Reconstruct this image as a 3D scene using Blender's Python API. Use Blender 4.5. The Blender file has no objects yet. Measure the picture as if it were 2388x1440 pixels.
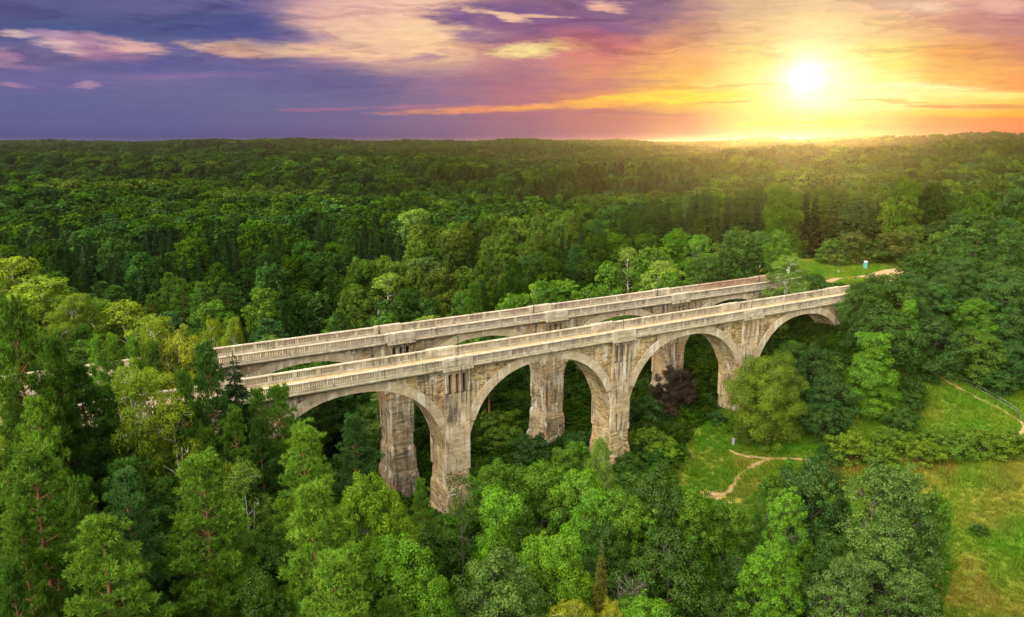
import bpy, math, random
import numpy as np
from mathutils import Vector

sc = bpy.context.scene
COL = sc.collection
R = math.radians

# ------------------------------------------------------------------ camera
cam_d = bpy.data.cameras.new('camera')
cam = bpy.data.objects.new('camera', cam_d)
COL.objects.link(cam)
CAM = (-10.147, -57.299, 18.738)
cam.location = CAM
cam.rotation_euler = (math.pi / 2 - 0.2177, 0.0, -0.5456)
cam_d.sensor_width = 36.0
cam_d.sensor_fit = 'HORIZONTAL'
cam_d.lens = 26.364
cam_d.clip_start = 0.5
cam_d.clip_end = 30000.0
sc.camera = cam
YAW = 0.5456

# ------------------------------------------------------------------ render settings
sc.render.engine = 'CYCLES'
cy = sc.cycles
cy.max_bounces = 7
cy.diffuse_bounces = 3
cy.glossy_bounces = 2
cy.transmission_bounces = 3
cy.volume_bounces = 0
cy.transparent_max_bounces = 6
cy.sample_clamp_indirect = 4.0
cy.use_denoising = True
try:
    cy.denoiser = 'OPENIMAGEDENOISE'
    cy.denoising_input_passes = 'RGB_ALBEDO_NORMAL'
    cy.denoising_prefilter = 'ACCURATE'
except Exception:
    pass
sc.view_settings.view_transform = 'Standard'
sc.view_settings.look = 'None'
sc.view_settings.exposure = 0.0
sc.view_settings.gamma = 1.0
sc.view_settings.use_curve_mapping = False

def lin(c):
    """sRGB 0-255 -> linear rgba"""
    o = []
    for v in c[:3]:
        v = v / 255.0
        o.append(v / 12.92 if v <= 0.04045 else ((v + 0.055) / 1.055) ** 2.4)
    return (o[0], o[1], o[2], 1.0)

class NT:
    """small helper round a node tree"""
    def __init__(self, tree):
        self.t = tree
    def n(self, typ, **kw):
        x = self.t.nodes.new(typ)
        for k, v in kw.items():
            setattr(x, k, v)
        return x
    def l(self, a, b):
        self.t.links.new(a, b)
    def put(self, sock, v):
        if isinstance(v, bpy.types.NodeSocket):
            self.l(v, sock)
        else:
            sock.default_value = v
    def m(self, op, a, b=None, c=None, clamp=False):
        x = self.n('ShaderNodeMath', operation=op, use_clamp=clamp)
        self.put(x.inputs[0], a)
        if b is not None:
            self.put(x.inputs[1], b)
        if c is not None:
            self.put(x.inputs[2], c)
        return x.outputs[0]
    def mix(self, f, a, b, blend='MIX'):
        x = self.n('ShaderNodeMix', data_type='RGBA', blend_type=blend)
        self.put(x.inputs[0], f)
        self.put(x.inputs[6], a)
        self.put(x.inputs[7], b)
        return x.outputs[2]
    def ss(self, v, a, b):
        x = self.n('ShaderNodeMapRange', interpolation_type='SMOOTHSTEP')
        self.put(x.inputs[0], v)
        x.inputs[1].default_value = a
        x.inputs[2].default_value = b
        return x.outputs[0]
    def noise(self, vec, scale, detail=3.0, rough=0.55, dist=0.0, color=False):
        x = self.n('ShaderNodeTexNoise')
        self.put(x.inputs['Vector'], vec)
        x.inputs['Scale'].default_value = scale
        x.inputs['Detail'].default_value = detail
        x.inputs['Roughness'].default_value = rough
        x.inputs['Distortion'].default_value = dist
        return x.outputs[1 if color else 0]
    def comb(self, x, y, z):
        c = self.n('ShaderNodeCombineXYZ')
        self.put(c.inputs[0], x); self.put(c.inputs[1], y); self.put(c.inputs[2], z)
        return c.outputs[0]
    def ramp(self, f, stops, interp='LINEAR'):
        x = self.n('ShaderNodeValToRGB')
        cr = x.color_ramp
        cr.interpolation = interp
        while len(cr.elements) < len(stops):
            cr.elements.new(0.5)
        for e, (p, c) in zip(cr.elements, stops):
            e.position = p
            e.color = c if len(c) == 4 else (c[0], c[1], c[2], 1.0)
        self.put(x.inputs[0], f)
        return x.outputs[0]
    def scalev(self, vec, s):
        x = self.n('ShaderNodeVectorMath', operation='MULTIPLY')
        self.l(vec, x.inputs[0])
        x.inputs[1].default_value = s
        return x.outputs[0]

# ------------------------------------------------------------------ sky (world)
SUN_AZ, SUN_EL = 20.6, 4.35          # degrees right of the view axis / above the horizon
KEY = 4.5                            # brightness of the key glow added to the unseen sky behind and overhead
world = bpy.data.worlds.new('World')
sc.world = world
world.use_nodes = True
wt = world.node_tree
wt.nodes.clear()
W = NT(wt)
co = W.n('ShaderNodeTexCoord')
sep = W.n('ShaderNodeSeparateXYZ')
W.l(co.outputs['Generated'], sep.inputs[0])
dx, dy, dz = sep.outputs
# azimuth measured from the valley's main axis, degrees, and elevation, degrees
sy, cyw = math.sin(YAW), math.cos(YAW)
fx = W.m('ADD', W.m('MULTIPLY', dx, sy), W.m('MULTIPLY', dy, cyw))
rx = W.m('SUBTRACT', W.m('MULTIPLY', dx, cyw), W.m('MULTIPLY', dy, sy))
AZ0 = W.m('MULTIPLY', W.m('ARCTAN2', rx, fx), 180 / math.pi)
EL0 = W.m('MULTIPLY', W.m('ARCSINE', dz), 180 / math.pi)
# cloud-like warp of the lookup
wv = W.comb(W.m('MULTIPLY', AZ0, 0.16), W.m('MULTIPLY', EL0, 0.75), 0.3)
wn = W.n('ShaderNodeSeparateColor')
W.l(W.noise(wv, 1.0, 6.0, 0.6, 0.4, color=True), wn.inputs[0])
wamp = W.ss(EL0, 0.3, 3.5)
AZ = W.m('ADD', AZ0, W.m('MULTIPLY', W.m('MULTIPLY', W.m('SUBTRACT', wn.outputs[0], 0.5), 6.0), wamp))
COSA = W.m('COSINE', W.m('MULTIPLY', W.m('MINIMUM', W.m('ABSOLUTE', AZ0), 50.0), math.pi / 180))
ELC = W.m('DIVIDE', EL0, COSA)
EL = W.m('ADD', ELC, W.m('MULTIPLY', W.m('MULTIPLY', W.m('SUBTRACT', wn.outputs[1], 0.5), 1.3), wamp))
SKY_AZ = [-40, -34.3, -29.5, -24, -18, -12, -6, 0.2, 6.5, 12.5, 17, 21, 25, 29, 34.3, 40]
SKY_ROWS = [  # elevation, colours left to right
 (0.25, [(70,73,130),(74,78,132),(76,79,137),(78,79,137),(87,79,134),(97,83,136),(116,88,129),(142,96,125),(172,107,120),(206,132,120),(230,165,130),(236,178,122),(230,150,110),(217,117,95),(220,97,80),(205,90,85)]),
 (1.5, [(95,93,145),(97,95,148),(98,96,148),(101,98,148),(107,102,145),(115,102,144),(139,109,139),(165,112,130),(196,125,118),(218,143,112),(250,200,112),(255,226,110),(250,192,110),(242,152,90),(250,136,80),(235,125,85)]),
 (3.03, [(98,98,145),(102,102,149),(103,103,149),(106,105,149),(110,108,149),(116,109,148),(141,114,144),(186,120,128),(232,150,105),(252,200,85),(255,238,130),(255,252,215),(255,248,165),(255,225,120),(255,200,85),(245,170,90)]),
 (4.4, [(106,101,150),(110,103,153),(112,104,154),(115,108,154),(108,106,152),(113,106,147),(151,117,144),(176,120,135),(226,150,116),(250,192,95),(255,240,140),(255,255,235),(255,245,150),(255,195,98),(250,156,95),(235,140,100)]),
 (6.46, [(109,104,146),(113,106,148),(117,108,149),(102,101,148),(131,113,152),(218,165,161),(248,200,158),(205,140,140),(222,135,120),(244,168,112),(255,222,130),(255,249,185),(255,226,125),(242,168,96),(216,136,118),(200,125,125)]),
 (7.93, [(80,88,136),(83,90,138),(79,90,140),(80,90,141),(86,92,143),(222,173,166),(251,206,168),(150,106,138),(152,106,136),(196,138,122),(240,196,142),(252,222,152),(250,206,142),(228,168,128),(197,132,130),(185,125,135)]),
 (9.62, [(94,93,140),(97,93,140),(95,94,143),(102,98,147),(122,110,151),(217,166,169),(251,202,175),(146,106,138),(140,104,136),(180,138,136),(216,176,142),(236,196,152),(242,192,152),(222,166,150),(216,152,150),(200,145,155)]),
 (11.5, [(95,98,143),(97,98,144),(102,102,149),(112,107,152),(140,123,161),(198,161,172),(222,181,176),(175,135,155),(165,130,155),(195,160,155),(215,180,155),(230,195,165),(232,195,168),(225,180,165),(215,165,165),(205,160,168)]),
]
skyc = None
prev_el = None
azf = W.m('DIVIDE', W.m('ADD', AZ, 40.0), 80.0, clamp=True)
for el, cols in SKY_ROWS:
    c = W.ramp(azf, [((a + 40) / 80, lin(k)) for a, k in zip(SKY_AZ, cols)], 'EASE')
    skyc = c if skyc is None else W.mix(W.ss(EL, prev_el, el), skyc, c)
    prev_el = el
# individual clouds, gaps and streaks: az, el, half-width, half-height, tilt, colour, strength
CLOUDS = [
    (-27.66,6.76,2.77,0.722,12,(226,166,182),0.6), (-25.17,6.7,1.84,0.328,8,(240,186,172),0.85), (-29.58,6.82,1.46,0.328,10,(238,196,190),0.7),
    (-32.42,7.64,1.03,0.23,6,(230,194,190),0.8), (-30.54,7.7,1.31,0.295,8,(190,156,184),0.65), (-32.85,6.03,1.02,0.459,10,(204,156,180),0.75),
    (-31.79,5.44,1.39,0.23,5,(180,140,172),0.5), (-28.28,4.12,0.8,0.197,0,(200,156,180),0.7), (-32.47,4.33,1.03,0.164,4,(190,146,172),0.55),
    (-15.63,6.52,5.07,0.426,3,(255,208,160),0.95), (-19.05,6.41,2.01,0.295,3,(255,192,150),0.6), (-14.42,7.4,1.81,0.262,-3,(150,120,160),0.8),
    (-16.17,7.11,1.78,0.295,-4,(104,98,152),0.7), (-18.91,8.35,3.45,1.476,14,(74,82,140),0.75), (-11.4,8.78,3.4,1.312,0,(255,204,168),0.5),
    (-9.07,7.19,4.7,0.984,0,(255,214,160),0.55), (-13.39,4.54,5.17,1.246,6,(108,100,146),0.8), (-21.87,5.28,5.26,0.525,0,(98,98,158),0.6),
    (-25.27,5.58,2.1,0.394,0,(94,96,156),0.5), (-22.19,4.75,4.41,0.23,0,(150,116,160),0.45), (-1.05,9.06,3.86,0.656,2,(118,88,138),0.9),
    (2.35,8.35,6.1,0.722,3,(136,96,138),0.9), (-3.52,8.63,1.92,0.328,6,(122,92,142),0.8), (-2.92,7.48,1.92,0.426,3,(130,98,142),0.85),
    (8.75,9.34,3.77,0.82,0,(130,98,136),0.75), (-0.59,8.86,2.09,0.197,12,(255,208,165),0.95), (2.04,8.72,1.93,0.115,3,(255,206,165),0.75),
    (7.08,9.48,1.2,0.295,6,(255,196,165),0.9), (1.28,6.52,2.41,0.492,-6,(255,232,150),0.95), (4.53,6.9,1.6,0.328,0,(255,210,120),0.6),
    (-7.12,6.08,1.27,0.262,-2,(172,124,150),0.85), (-8.66,5.85,0.63,0.098,0,(190,136,150),0.7), (-10.39,6.52,0.44,0.098,0,(215,160,155),0.6),
    (-4.79,6.46,0.57,0.131,0,(210,150,150),0.6), (-1.69,5.76,1.12,0.131,-3,(200,136,140),0.6), (7.0,6.76,3.48,0.787,14,(200,112,122),0.7),
    (-0.13,2.57,7.39,0.23,-3,(250,160,100),0.85), (7.11,2.94,6.33,0.295,-3,(255,190,85),0.85), (12.61,3.3,4.9,0.328,-2.5,(255,228,80),0.85),
    (-7.37,2.6,2.85,0.164,-2,(196,120,140),0.6), (-13.8,2.39,2.43,0.131,-2,(176,112,146),0.55), (4.9,4.09,6.7,0.459,-2,(188,120,128),0.55),
    (6.5,2.2,5.39,0.197,2,(176,116,128),0.6), (1.77,2.08,2.89,0.131,2,(180,112,132),0.5), (9.51,4.99,0.94,0.082,-6,(220,150,110),0.6),
    (8.59,4.96,0.69,0.066,-4,(215,140,105),0.6), (16.99,4.12,2.79,0.082,-3,(238,170,70),0.7), (13.18,3.94,2.74,0.098,-1,(240,166,80),0.6),
    (14.13,2.88,2.42,0.066,0,(240,160,80),0.55), (23.91,3.85,6.18,0.492,0,(255,253,200),1.0), (28.98,3.6,4.92,0.295,3,(255,240,140),0.85),
    (30.73,2.66,4.04,0.164,2,(228,144,92),0.8), (26.05,3.0,4.15,0.098,0,(240,180,100),0.6), (31.49,2.02,3.97,0.23,1,(255,190,50),0.75),
    (27.89,2.2,3.26,0.197,0,(255,210,80),0.5), (27.98,1.16,6.02,0.23,0,(216,132,98),0.4), (26.71,9.53,2.18,0.328,6,(255,216,178),0.85),
    (24.19,9.7,1.34,0.164,3,(255,206,168),0.6), (31.75,9.48,1.39,0.426,10,(252,196,174),0.85), (31.55,8.22,2.8,1.115,10,(194,130,130),0.6),
    (20.61,1.65,1.3,0.118,0,(255,255,205),0.95), (20.86,1.25,1.12,0.085,0,(255,252,185),0.95), (20.57,1.43,3.1,0.394,0,(255,236,70),0.8),
    (20.25,2.08,3.4,0.262,0,(250,205,120),0.5), (26.08,5.58,1.56,0.525,0,(255,220,90),0.35), (11.28,6.17,3.71,0.656,0,(250,178,110),0.4),
    (13.6,7.34,3.34,0.984,0,(222,160,130),0.4),
]
cn = W.m('MULTIPLY', W.m('SUBTRACT', W.noise(W.comb(W.m('MULTIPLY', AZ0, 0.42), W.m('MULTIPLY', EL0, 2.6), 9.0), 1.0, 6.0, 0.65, 0.5), 0.5), 4.4)
for (a, e, w, h, tilt, c, s) in CLOUDS:
    ua = W.m('SUBTRACT', AZ, a)
    ue = W.m('SUBTRACT', EL, e)
    t = math.tan(R(tilt))
    if t:
        ue = W.m('SUBTRACT', ue, W.m('MULTIPLY', ua, -t))
    d = W.m('ADD', W.m('POWER', W.m('DIVIDE', ua, w), 2.0), W.m('POWER', W.m('DIVIDE', ue, h), 2.0))
    f = W.m('MULTIPLY', W.ss(W.m('ADD', d, cn), 2.3, -0.5), s)
    skyc = W.mix(f, skyc, lin(c))
# fine wispy modulation
fine = W.noise(W.comb(W.m('MULTIPLY', AZ0, 0.55), W.m('MULTIPLY', EL0, 3.2), 4.0), 1.0, 5.0, 0.62, 0.3)
skyc = W.mix(W.ss(EL0, 0.4, 4.0), skyc, W.mix(1.0, skyc, W.ramp(fine, [(0.25, (0.88, 0.87, 0.89, 1)), (0.75, (1.09, 1.09, 1.07, 1))]), 'MULTIPLY'))
# broad broken banks higher up
bank = W.noise(W.comb(W.m('MULTIPLY', AZ, 0.13), W.m('MULTIPLY', EL, 0.62), 2.7), 1.0, 7.0, 0.62, 0.7)
bf = W.m('MULTIPLY', W.m('MULTIPLY', W.ss(bank, 0.5, 0.62), W.ss(ELC, 4.6, 6.4)), 0.55)
skyc = W.mix(bf, skyc, W.mix(1.0, skyc, (0.62, 0.55, 0.68, 1), 'MULTIPLY'))
bg_f = W.m('MULTIPLY', W.m('MULTIPLY', W.ss(bank, 0.43, 0.34), W.ss(ELC, 4.6, 6.4)), 0.3)
skyc = W.mix(bg_f, skyc, W.mix(1.0, skyc, (1.35, 1.25, 1.1, 1), 'MULTIPLY'))
# the sun's disc and aureole
sa = W.m('SUBTRACT', AZ0, SUN_AZ)
se = W.m('SUBTRACT', EL0, SUN_EL)
sd = W.m('SQRT', W.m('ADD', W.m('MULTIPLY', sa, sa), W.m('MULTIPLY', W.m('MULTIPLY', se, se), 1.25)))
glow1 = W.m('EXPONENT', W.m('MULTIPLY', W.m('POWER', W.m('DIVIDE', sd, 1.25), 2.0), -1.0))
glow2 = W.m('EXPONENT', W.m('MULTIPLY', W.m('DIVIDE', sd, 2.2), -1.0))
skyc = W.mix(W.m('MULTIPLY', glow2, 0.7), skyc, (1.15, 1.0, 0.52, 1))
skyc = W.mix(1.0, skyc, W.mix(glow1, (0, 0, 0, 1), (.5, .55, .62, 1)), 'ADD')
# above and beside the photographed strip: a bright broken overcast
far_side = W.m('MAXIMUM', W.ss(EL0, 9.5, 26.0), W.ss(W.m('ABSOLUTE', AZ0), 42.0, 85.0))
nish = W.n('ShaderNodeTexSky', sky_type='NISHITA', sun_disc=False)
nish.sun_elevation = R(SUN_EL)
nish.sun_rotation = YAW + R(SUN_AZ)
nsk = W.mix(1.0, nish.outputs[0], (0.1, 0.1, 0.1, 1), 'MULTIPLY')
cl = W.noise(W.comb(dx, dy, W.m('MULTIPLY', dz, 2.0)), 2.2, 5.0, 0.55)
over = W.mix(W.ss(cl, 0.32, 0.6), W.mix(1.0, nsk, (0.42, 0.45, 0.52, 1), 'ADD'), (1.0, 0.97, 0.92, 1))
# key light added to the sky: an unseen bright lobe behind the viewer, high left
kx, ky, kz = (-0.62 * cyw - 0.5 * sy), (0.62 * sy - 0.5 * cyw), 0.62
kd = W.m('ADD', W.m('ADD', W.m('MULTIPLY', dx, kx), W.m('MULTIPLY', dy, ky)), W.m('MULTIPLY', dz, kz))
over = W.mix(1.0, over, W.mix(W.ss(kd, 0.2, 1.0), (0.30, 0.30, 0.32, 1), (KEY * 2.3, KEY * 2.15, KEY * 1.9, 1)), 'MULTIPLY')
bg_front = W.n('ShaderNodeBackground')
W.l(skyc, bg_front.inputs[0])
bg_over = W.n('ShaderNodeBackground')
W.l(over, bg_over.inputs[0])
bg_low = W.n('ShaderNodeBackground')
bg_low.inputs[0].default_value = (0.03, 0.035, 0.02, 1)
mx1 = W.n('ShaderNodeMixShader')
W.l(far_side, mx1.inputs[0]); W.l(bg_front.outputs[0], mx1.inputs[1]); W.l(bg_over.outputs[0], mx1.inputs[2])
mx2 = W.n('ShaderNodeMixShader')
W.l(W.ss(EL0, -0.6, -5.0), mx2.inputs[0]); W.l(mx1.outputs[0], mx2.inputs[1]); W.l(bg_low.outputs[0], mx2.inputs[2])
wo = W.n('ShaderNodeOutputWorld')
W.l(mx2.outputs[0], wo.inputs[0])

# ------------------------------------------------------------------ the low sun
sun_d = bpy.data.lights.new('sun', 'SUN')
sun = bpy.data.objects.new('sun', sun_d)
COL.objects.link(sun)
sun_d.energy = 2.4
sun_d.angle = R(3.0)
sun_d.color = (1.0, 0.66, 0.27)
az = YAW + R(SUN_AZ)
sdir = Vector((math.sin(az) * math.cos(R(SUN_EL)), math.cos(az) * math.cos(R(SUN_EL)), math.sin(R(SUN_EL))))
sun.rotation_euler = (-sdir).to_track_quat('-Z', 'Y').to_euler()
sun.location = (sdir * 200)
# ------------------------------------------------------------------ ground height
GC = np.array([
 (20,-10,-17),(20,10,-18.5),(36,-10,-16.5),(37.6,0,-14.6),(36,14,-17),(20,25,-20),(43,-8,-16),(47,-7.7,-15.1),(51.5,-5,-14),(54,0,-12.4),
 (58,10,-13.5),(48.5,-34.6,-16.5),(43,-30,-17),(59.7,-26,-14.5),(30,-35,-17.3),(15,-35,-17),(0,-35,-15),(0,-57,-16),(30,-57,-17),(60,-50,-15),
 (30,-20,-17.3),(38,-20,-17),(50,-20,-15.6),(51,-14,-15),
 (58,-10.5,-13.3),(66,-18,-13),(73.3,-22.6,-12.3),(75.5,-20.7,-10.7),(76.9,-14.2,-9),(77,-6.5,-6.3),(79,-2,-2.2),(65,-11,-11.7),(66,1,-8.5),(74,0,-4.2),(67,-5,-10.4),
 (82,4,-.9),(90,10,-.9),(105,18,-.9),(97,25,-.9),(92,-3,-1.6),(95,-15,-4),(88,-20,-7),(100,-30,-6),(120,0,1),(120,20,0),(84,14,-.9),(79,8,-1.2),(77,14,-1.6),
 (75,-35,-13),(95,-45,-10),(80,-28,-12.4),
 (0,0,-11.5),(0,-10,-11),(-10,0,-6.5),(-20,0,-3),(-22,12,-3.5),(-25,-15,-4),(-15,-30,-8),(-12,-14,-7),(-10,-45,-12),(0,14,-15),(-12,14,-8),(-40,0,-1.5),(-40,-30,-3),(-32,30,-5),
 (20,45,-20.5),(40,40,-20),(60,30,-15.5),(80,45,-9),(0,40,-18),(70,14,-6),(64,14,-10.5),(45,14,-16),(110,50,-3),(60,70,-19)], float)

def smooth(a, b, v):
    t = np.clip((v - a) / (b - a), 0, 1)
    return t * t * (3 - 2 * t)

def gz(x, y):
    x = np.asarray(x, float); y = np.asarray(y, float)
    shp = np.broadcast(x, y).shape
    x = np.broadcast_to(x, shp).ravel(); y = np.broadcast_to(y, shp).ravel()
    ddx, ddy = x - CAM[0], y - CAM[1]
    d = np.hypot(ddx, ddy)
    az = np.degrees(np.arctan2(ddx, ddy) - YAW)
    right = smooth(6, 26, az)
    base = -21 + smooth(230, 900, d) * 14 + smooth(800, 1900, d) * 17.5 + smooth(2300, 3200, d) * -12
    base_r = -13 + smooth(150, 520, d) * 17 + smooth(500, 1900, d) * 5.0 - smooth(2300, 3200, d) * 12
    base = base * (1 - right) + base_r * right
    base = base + smooth(22, 32, az) * smooth(300, 600, d) * 5.5 * (1 - smooth(900, 1500, d))
    base = base + smooth(-20, -36, az) * smooth(600, 1700, d) * -2.0
    base = base + smooth(700, 1700, d) * (2.6 * np.sin(az * .31 + .6) + 1.6 * np.sin(az * .83 + d * .003 + 2.0) + 1.2 * np.sin(az * 1.7 + d * .006))
    base = base + smooth(230, 480, d) * (1 - smooth(1500, 2000, d)) * (3.6 * np.sin(d * .0125 + az * .10) + 2.4 * np.sin(az * .27 + d * .005 + 1.0))
    und = 1.7 * np.sin(x * .021 + 1.1) * np.cos(y * .017 + .4) + 1.1 * np.sin(x * .043 - y * .031) + .6 * np.sin(x * .09 + y * .07)
    base = base + und * smooth(150, 350, d)
    num = base * (1.0 / 42.0 ** 3)
    den = np.full_like(base, 1.0 / 42.0 ** 3)
    for (cx, cyy, cz) in GC:
        q = (x - cx) ** 2 + (y - cyy) ** 2
        w = 1.0 / (q + 9.0) ** 1.5
        num = num + w * cz
        den = den + w
    z = num / den
    z = z + .12 * np.sin(x * .9 + 1.3 * np.sin(y * .5)) * np.cos(y * .8) * smooth(150, 60, d)
    return z.reshape(shp)
# ------------------------------------------------------------------ object helpers
def tag(o, label=None, cat=None, group=None, kind=None):
    if label: o['label'] = label
    if cat: o['category'] = cat
    if group: o['group'] = group
    if kind: o['kind'] = kind
    return o

def empty(name, loc=(0, 0, 0), rz=0.0):
    o = bpy.data.objects.new(name, None)
    o.empty_display_size = 0.5
    o.location = loc
    o.rotation_euler = (0, 0, rz)
    COL.objects.link(o)
    return o

def mesh_np(name, verts, faces_list, mats, mat_idx=None, tint=None, smooth_f=None):
    """faces_list: list of int arrays (n,3) or (n,4)"""
    me = bpy.data.meshes.new(name)
    v = np.asarray(verts, np.float32)
    me.vertices.add(len(v))
    me.vertices.foreach_set('co', v.ravel())
    tot = [np.full(len(f), f.shape[1], np.int32) for f in faces_list if len(f)]
    idx = [np.asarray(f, np.int32).ravel() for f in faces_list if len(f)]
    tot = np.concatenate(tot); idx = np.concatenate(idx)
    me.loops.add(len(idx))
    me.loops.foreach_set('vertex_index', idx)
    me.polygons.add(len(tot))
    st = np.concatenate([[0], np.cumsum(tot)[:-1]]).astype(np.int32)
    me.polygons.foreach_set('loop_start', st)
    try:
        me.polygons.foreach_set('loop_total', tot)
    except Exception:
        pass
    for m in mats:
        me.materials.append(m)
    if mat_idx is not None:
        me.polygons.foreach_set('material_index', np.asarray(mat_idx, np.int32))
    if smooth_f is not None:
        me.polygons.foreach_set('use_smooth', np.broadcast_to(smooth_f, (len(tot),)).astype(bool))
    me.update(calc_edges=True)
    if tint is not None:
        a = me.attributes.new('tint', 'FLOAT', 'FACE')
        a.data.foreach_set('value', np.asarray(tint, np.float32))
    return me

def link(name, me, parent=None):
    o = bpy.data.objects.new(name, me)
    COL.objects.link(o)
    if parent is not None:
        o.parent = parent
    return o

class MB:
    """collects polygons for one mesh"""
    def __init__(self):
        self.v = []; self.q = []; self.t = []; self.n = 0
    def add(self, v, f):
        v = np.asarray(v, float); f = np.asarray(f, int)
        if f.shape[1] == 4:
            self.q.append(f + self.n)
        else:
            self.t.append(f + self.n)
        self.v.append(v); self.n += len(v)
    def box(self, x0, x1, y0, y1, z0, z1, skip=''):
        v = [(x0,y0,z0),(x1,y0,z0),(x1,y1,z0),(x0,y1,z0),(x0,y0,z1),(x1,y0,z1),(x1,y1,z1),(x0,y1,z1)]
        fs = {'b':(0,3,2,1),'t':(4,5,6,7),'f':(0,1,5,4),'r':(1,2,6,5),'k':(2,3,7,6),'l':(3,0,4,7)}
        self.add(v, [fs[k] for k in fs if k not in skip])
    def bbox(self, x0, x1, y0, y1, z0, z1, b=.03):
        """box with chamfered long edges along x"""
        prof = [(y0,z0+b),(y0,z1-b),(y0+b,z1),(y1-b,z1),(y1,z1-b),(y1,z0+b),(y1-b,z0),(y0+b,z0)]
        n = len(prof)
        v = [(x0,a,c) for a, c in prof] + [(x1,a,c) for a, c in prof]
        self.add(v, [(i, (i+1) % n, n+(i+1) % n, n+i)[::-1] for i in range(n)])
        self.add([(x0,a,c) for a, c in prof], [(0,7,6,1),(1,6,5,2),(2,5,4,3)][::-1])
        self.add([(x1,a,c) for a, c in prof], [(0,1,6,7),(1,2,5,6),(2,3,4,5)])
    def tube(self, pts, rad, sides=6, cap=True):
        pts = np.asarray(pts, float); n = len(pts)
        rad = np.broadcast_to(np.asarray(rad, float), (n,))
        tan = np.gradient(pts, axis=0)
        tan /= np.linalg.norm(tan, axis=1)[:, None] + 1e-9
        ref = np.where(np.abs(tan[:, 2:3]) > .9, np.array([[1., 0, 0]]), np.array([[0, 0, 1.]]))
        a = np.cross(ref, tan); a /= np.linalg.norm(a, axis=1)[:, None] + 1e-9
        b = np.cross(tan, a)
        th = np.arange(sides) * 2 * np.pi / sides
        ring = pts[:, None] + rad[:, None, None] * (np.cos(th)[None, :, None] * a[:, None] + np.sin(th)[None, :, None] * b[:, None])
        i = np.arange(n - 1)[:, None]; j = np.arange(sides)[None]; k = (j + 1) % sides
        f = np.stack([i*sides+j, i*sides+k, (i+1)*sides+k, (i+1)*sides+j], -1).reshape(-1, 4)
        self.add(ring.reshape(-1, 3), f)
        if cap:
            for e, rr in ((0, ring[0]), (n-1, ring[-1])):
                c = np.vstack([rr, pts[e]])
                ff = [(q, (q+1) % sides, sides) if e else ((q+1) % sides, q, sides) for q in range(sides)]
                self.add(c, ff)
    def lathe(self, c, prof, sides=12):
        c = np.asarray(c, float)
        th = np.arange(sides) * 2 * np.pi / sides
        ring = np.array([[(r*np.cos(t), r*np.sin(t), z) for t in th] for r, z in prof]) + c
        n = len(prof)
        i = np.arange(n - 1)[:, None]; j = np.arange(sides)[None]; k = (j + 1) % sides
        self.add(ring.reshape(-1, 3), np.stack([i*sides+j, i*sides+k, (i+1)*sides+k, (i+1)*sides+j], -1).reshape(-1, 4))
    def arrays(self):
        fl = []
        if self.q: fl.append(np.concatenate(self.q))
        if self.t: fl.append(np.concatenate(self.t))
        return np.concatenate(self.v), fl
    def build(self, name, mat, parent=None, smooth=False):
        v, fl = self.arrays()
        return link(name, mesh_np(name, v, fl, [mat], smooth_f=smooth), parent)
    def mesh(self, name, mat, smooth=False):
        v, fl = self.arrays()
        return mesh_np(name, v, fl, [mat], smooth_f=smooth)

# ------------------------------------------------------------------ materials
def new_mat(name):
    m = bpy.data.materials.new(name)
    m.use_nodes = True
    t = m.node_tree
    t.nodes.clear()
    N = NT(t)
    out = N.n('ShaderNodeOutputMaterial')
    return m, N, out

def principled(N, out, col, rough=.8, bump=None, dist=.05, metal=0.0, spec=.3):
    p = N.n('ShaderNodeBsdfPrincipled')
    N.put(p.inputs['Base Color'], col)
    N.put(p.inputs['Roughness'], rough)
    p.inputs['Metallic'].default_value = metal
    p.inputs['Specular IOR Level'].default_value = spec
    if bump is not None:
        b = N.n('ShaderNodeBump')
        b.inputs['Strength'].default_value = 1.0
        b.inputs['Distance'].default_value = dist
        N.l(bump, b.inputs['Height'])
        N.l(b.outputs[0], p.inputs['Normal'])
    N.l(p.outputs[0], out.inputs[0])
    return p

def simple_mat(name, col, rough=.7, metal=0.0, var=.25, scale=3.0):
    m, N, out = new_mat(name)
    tc = N.n('ShaderNodeTexCoord')
    nz = N.noise(tc.outputs['Object'], scale, 5.0, .6)
    c = N.mix(1.0, (col[0], col[1], col[2], 1), N.ramp(nz, [(.3, (1-var,)*3), (.7, (1+var*.6,)*3)]), 'MULTIPLY')
    principled(N, out, c, rough, metal=metal)
    return m

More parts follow.
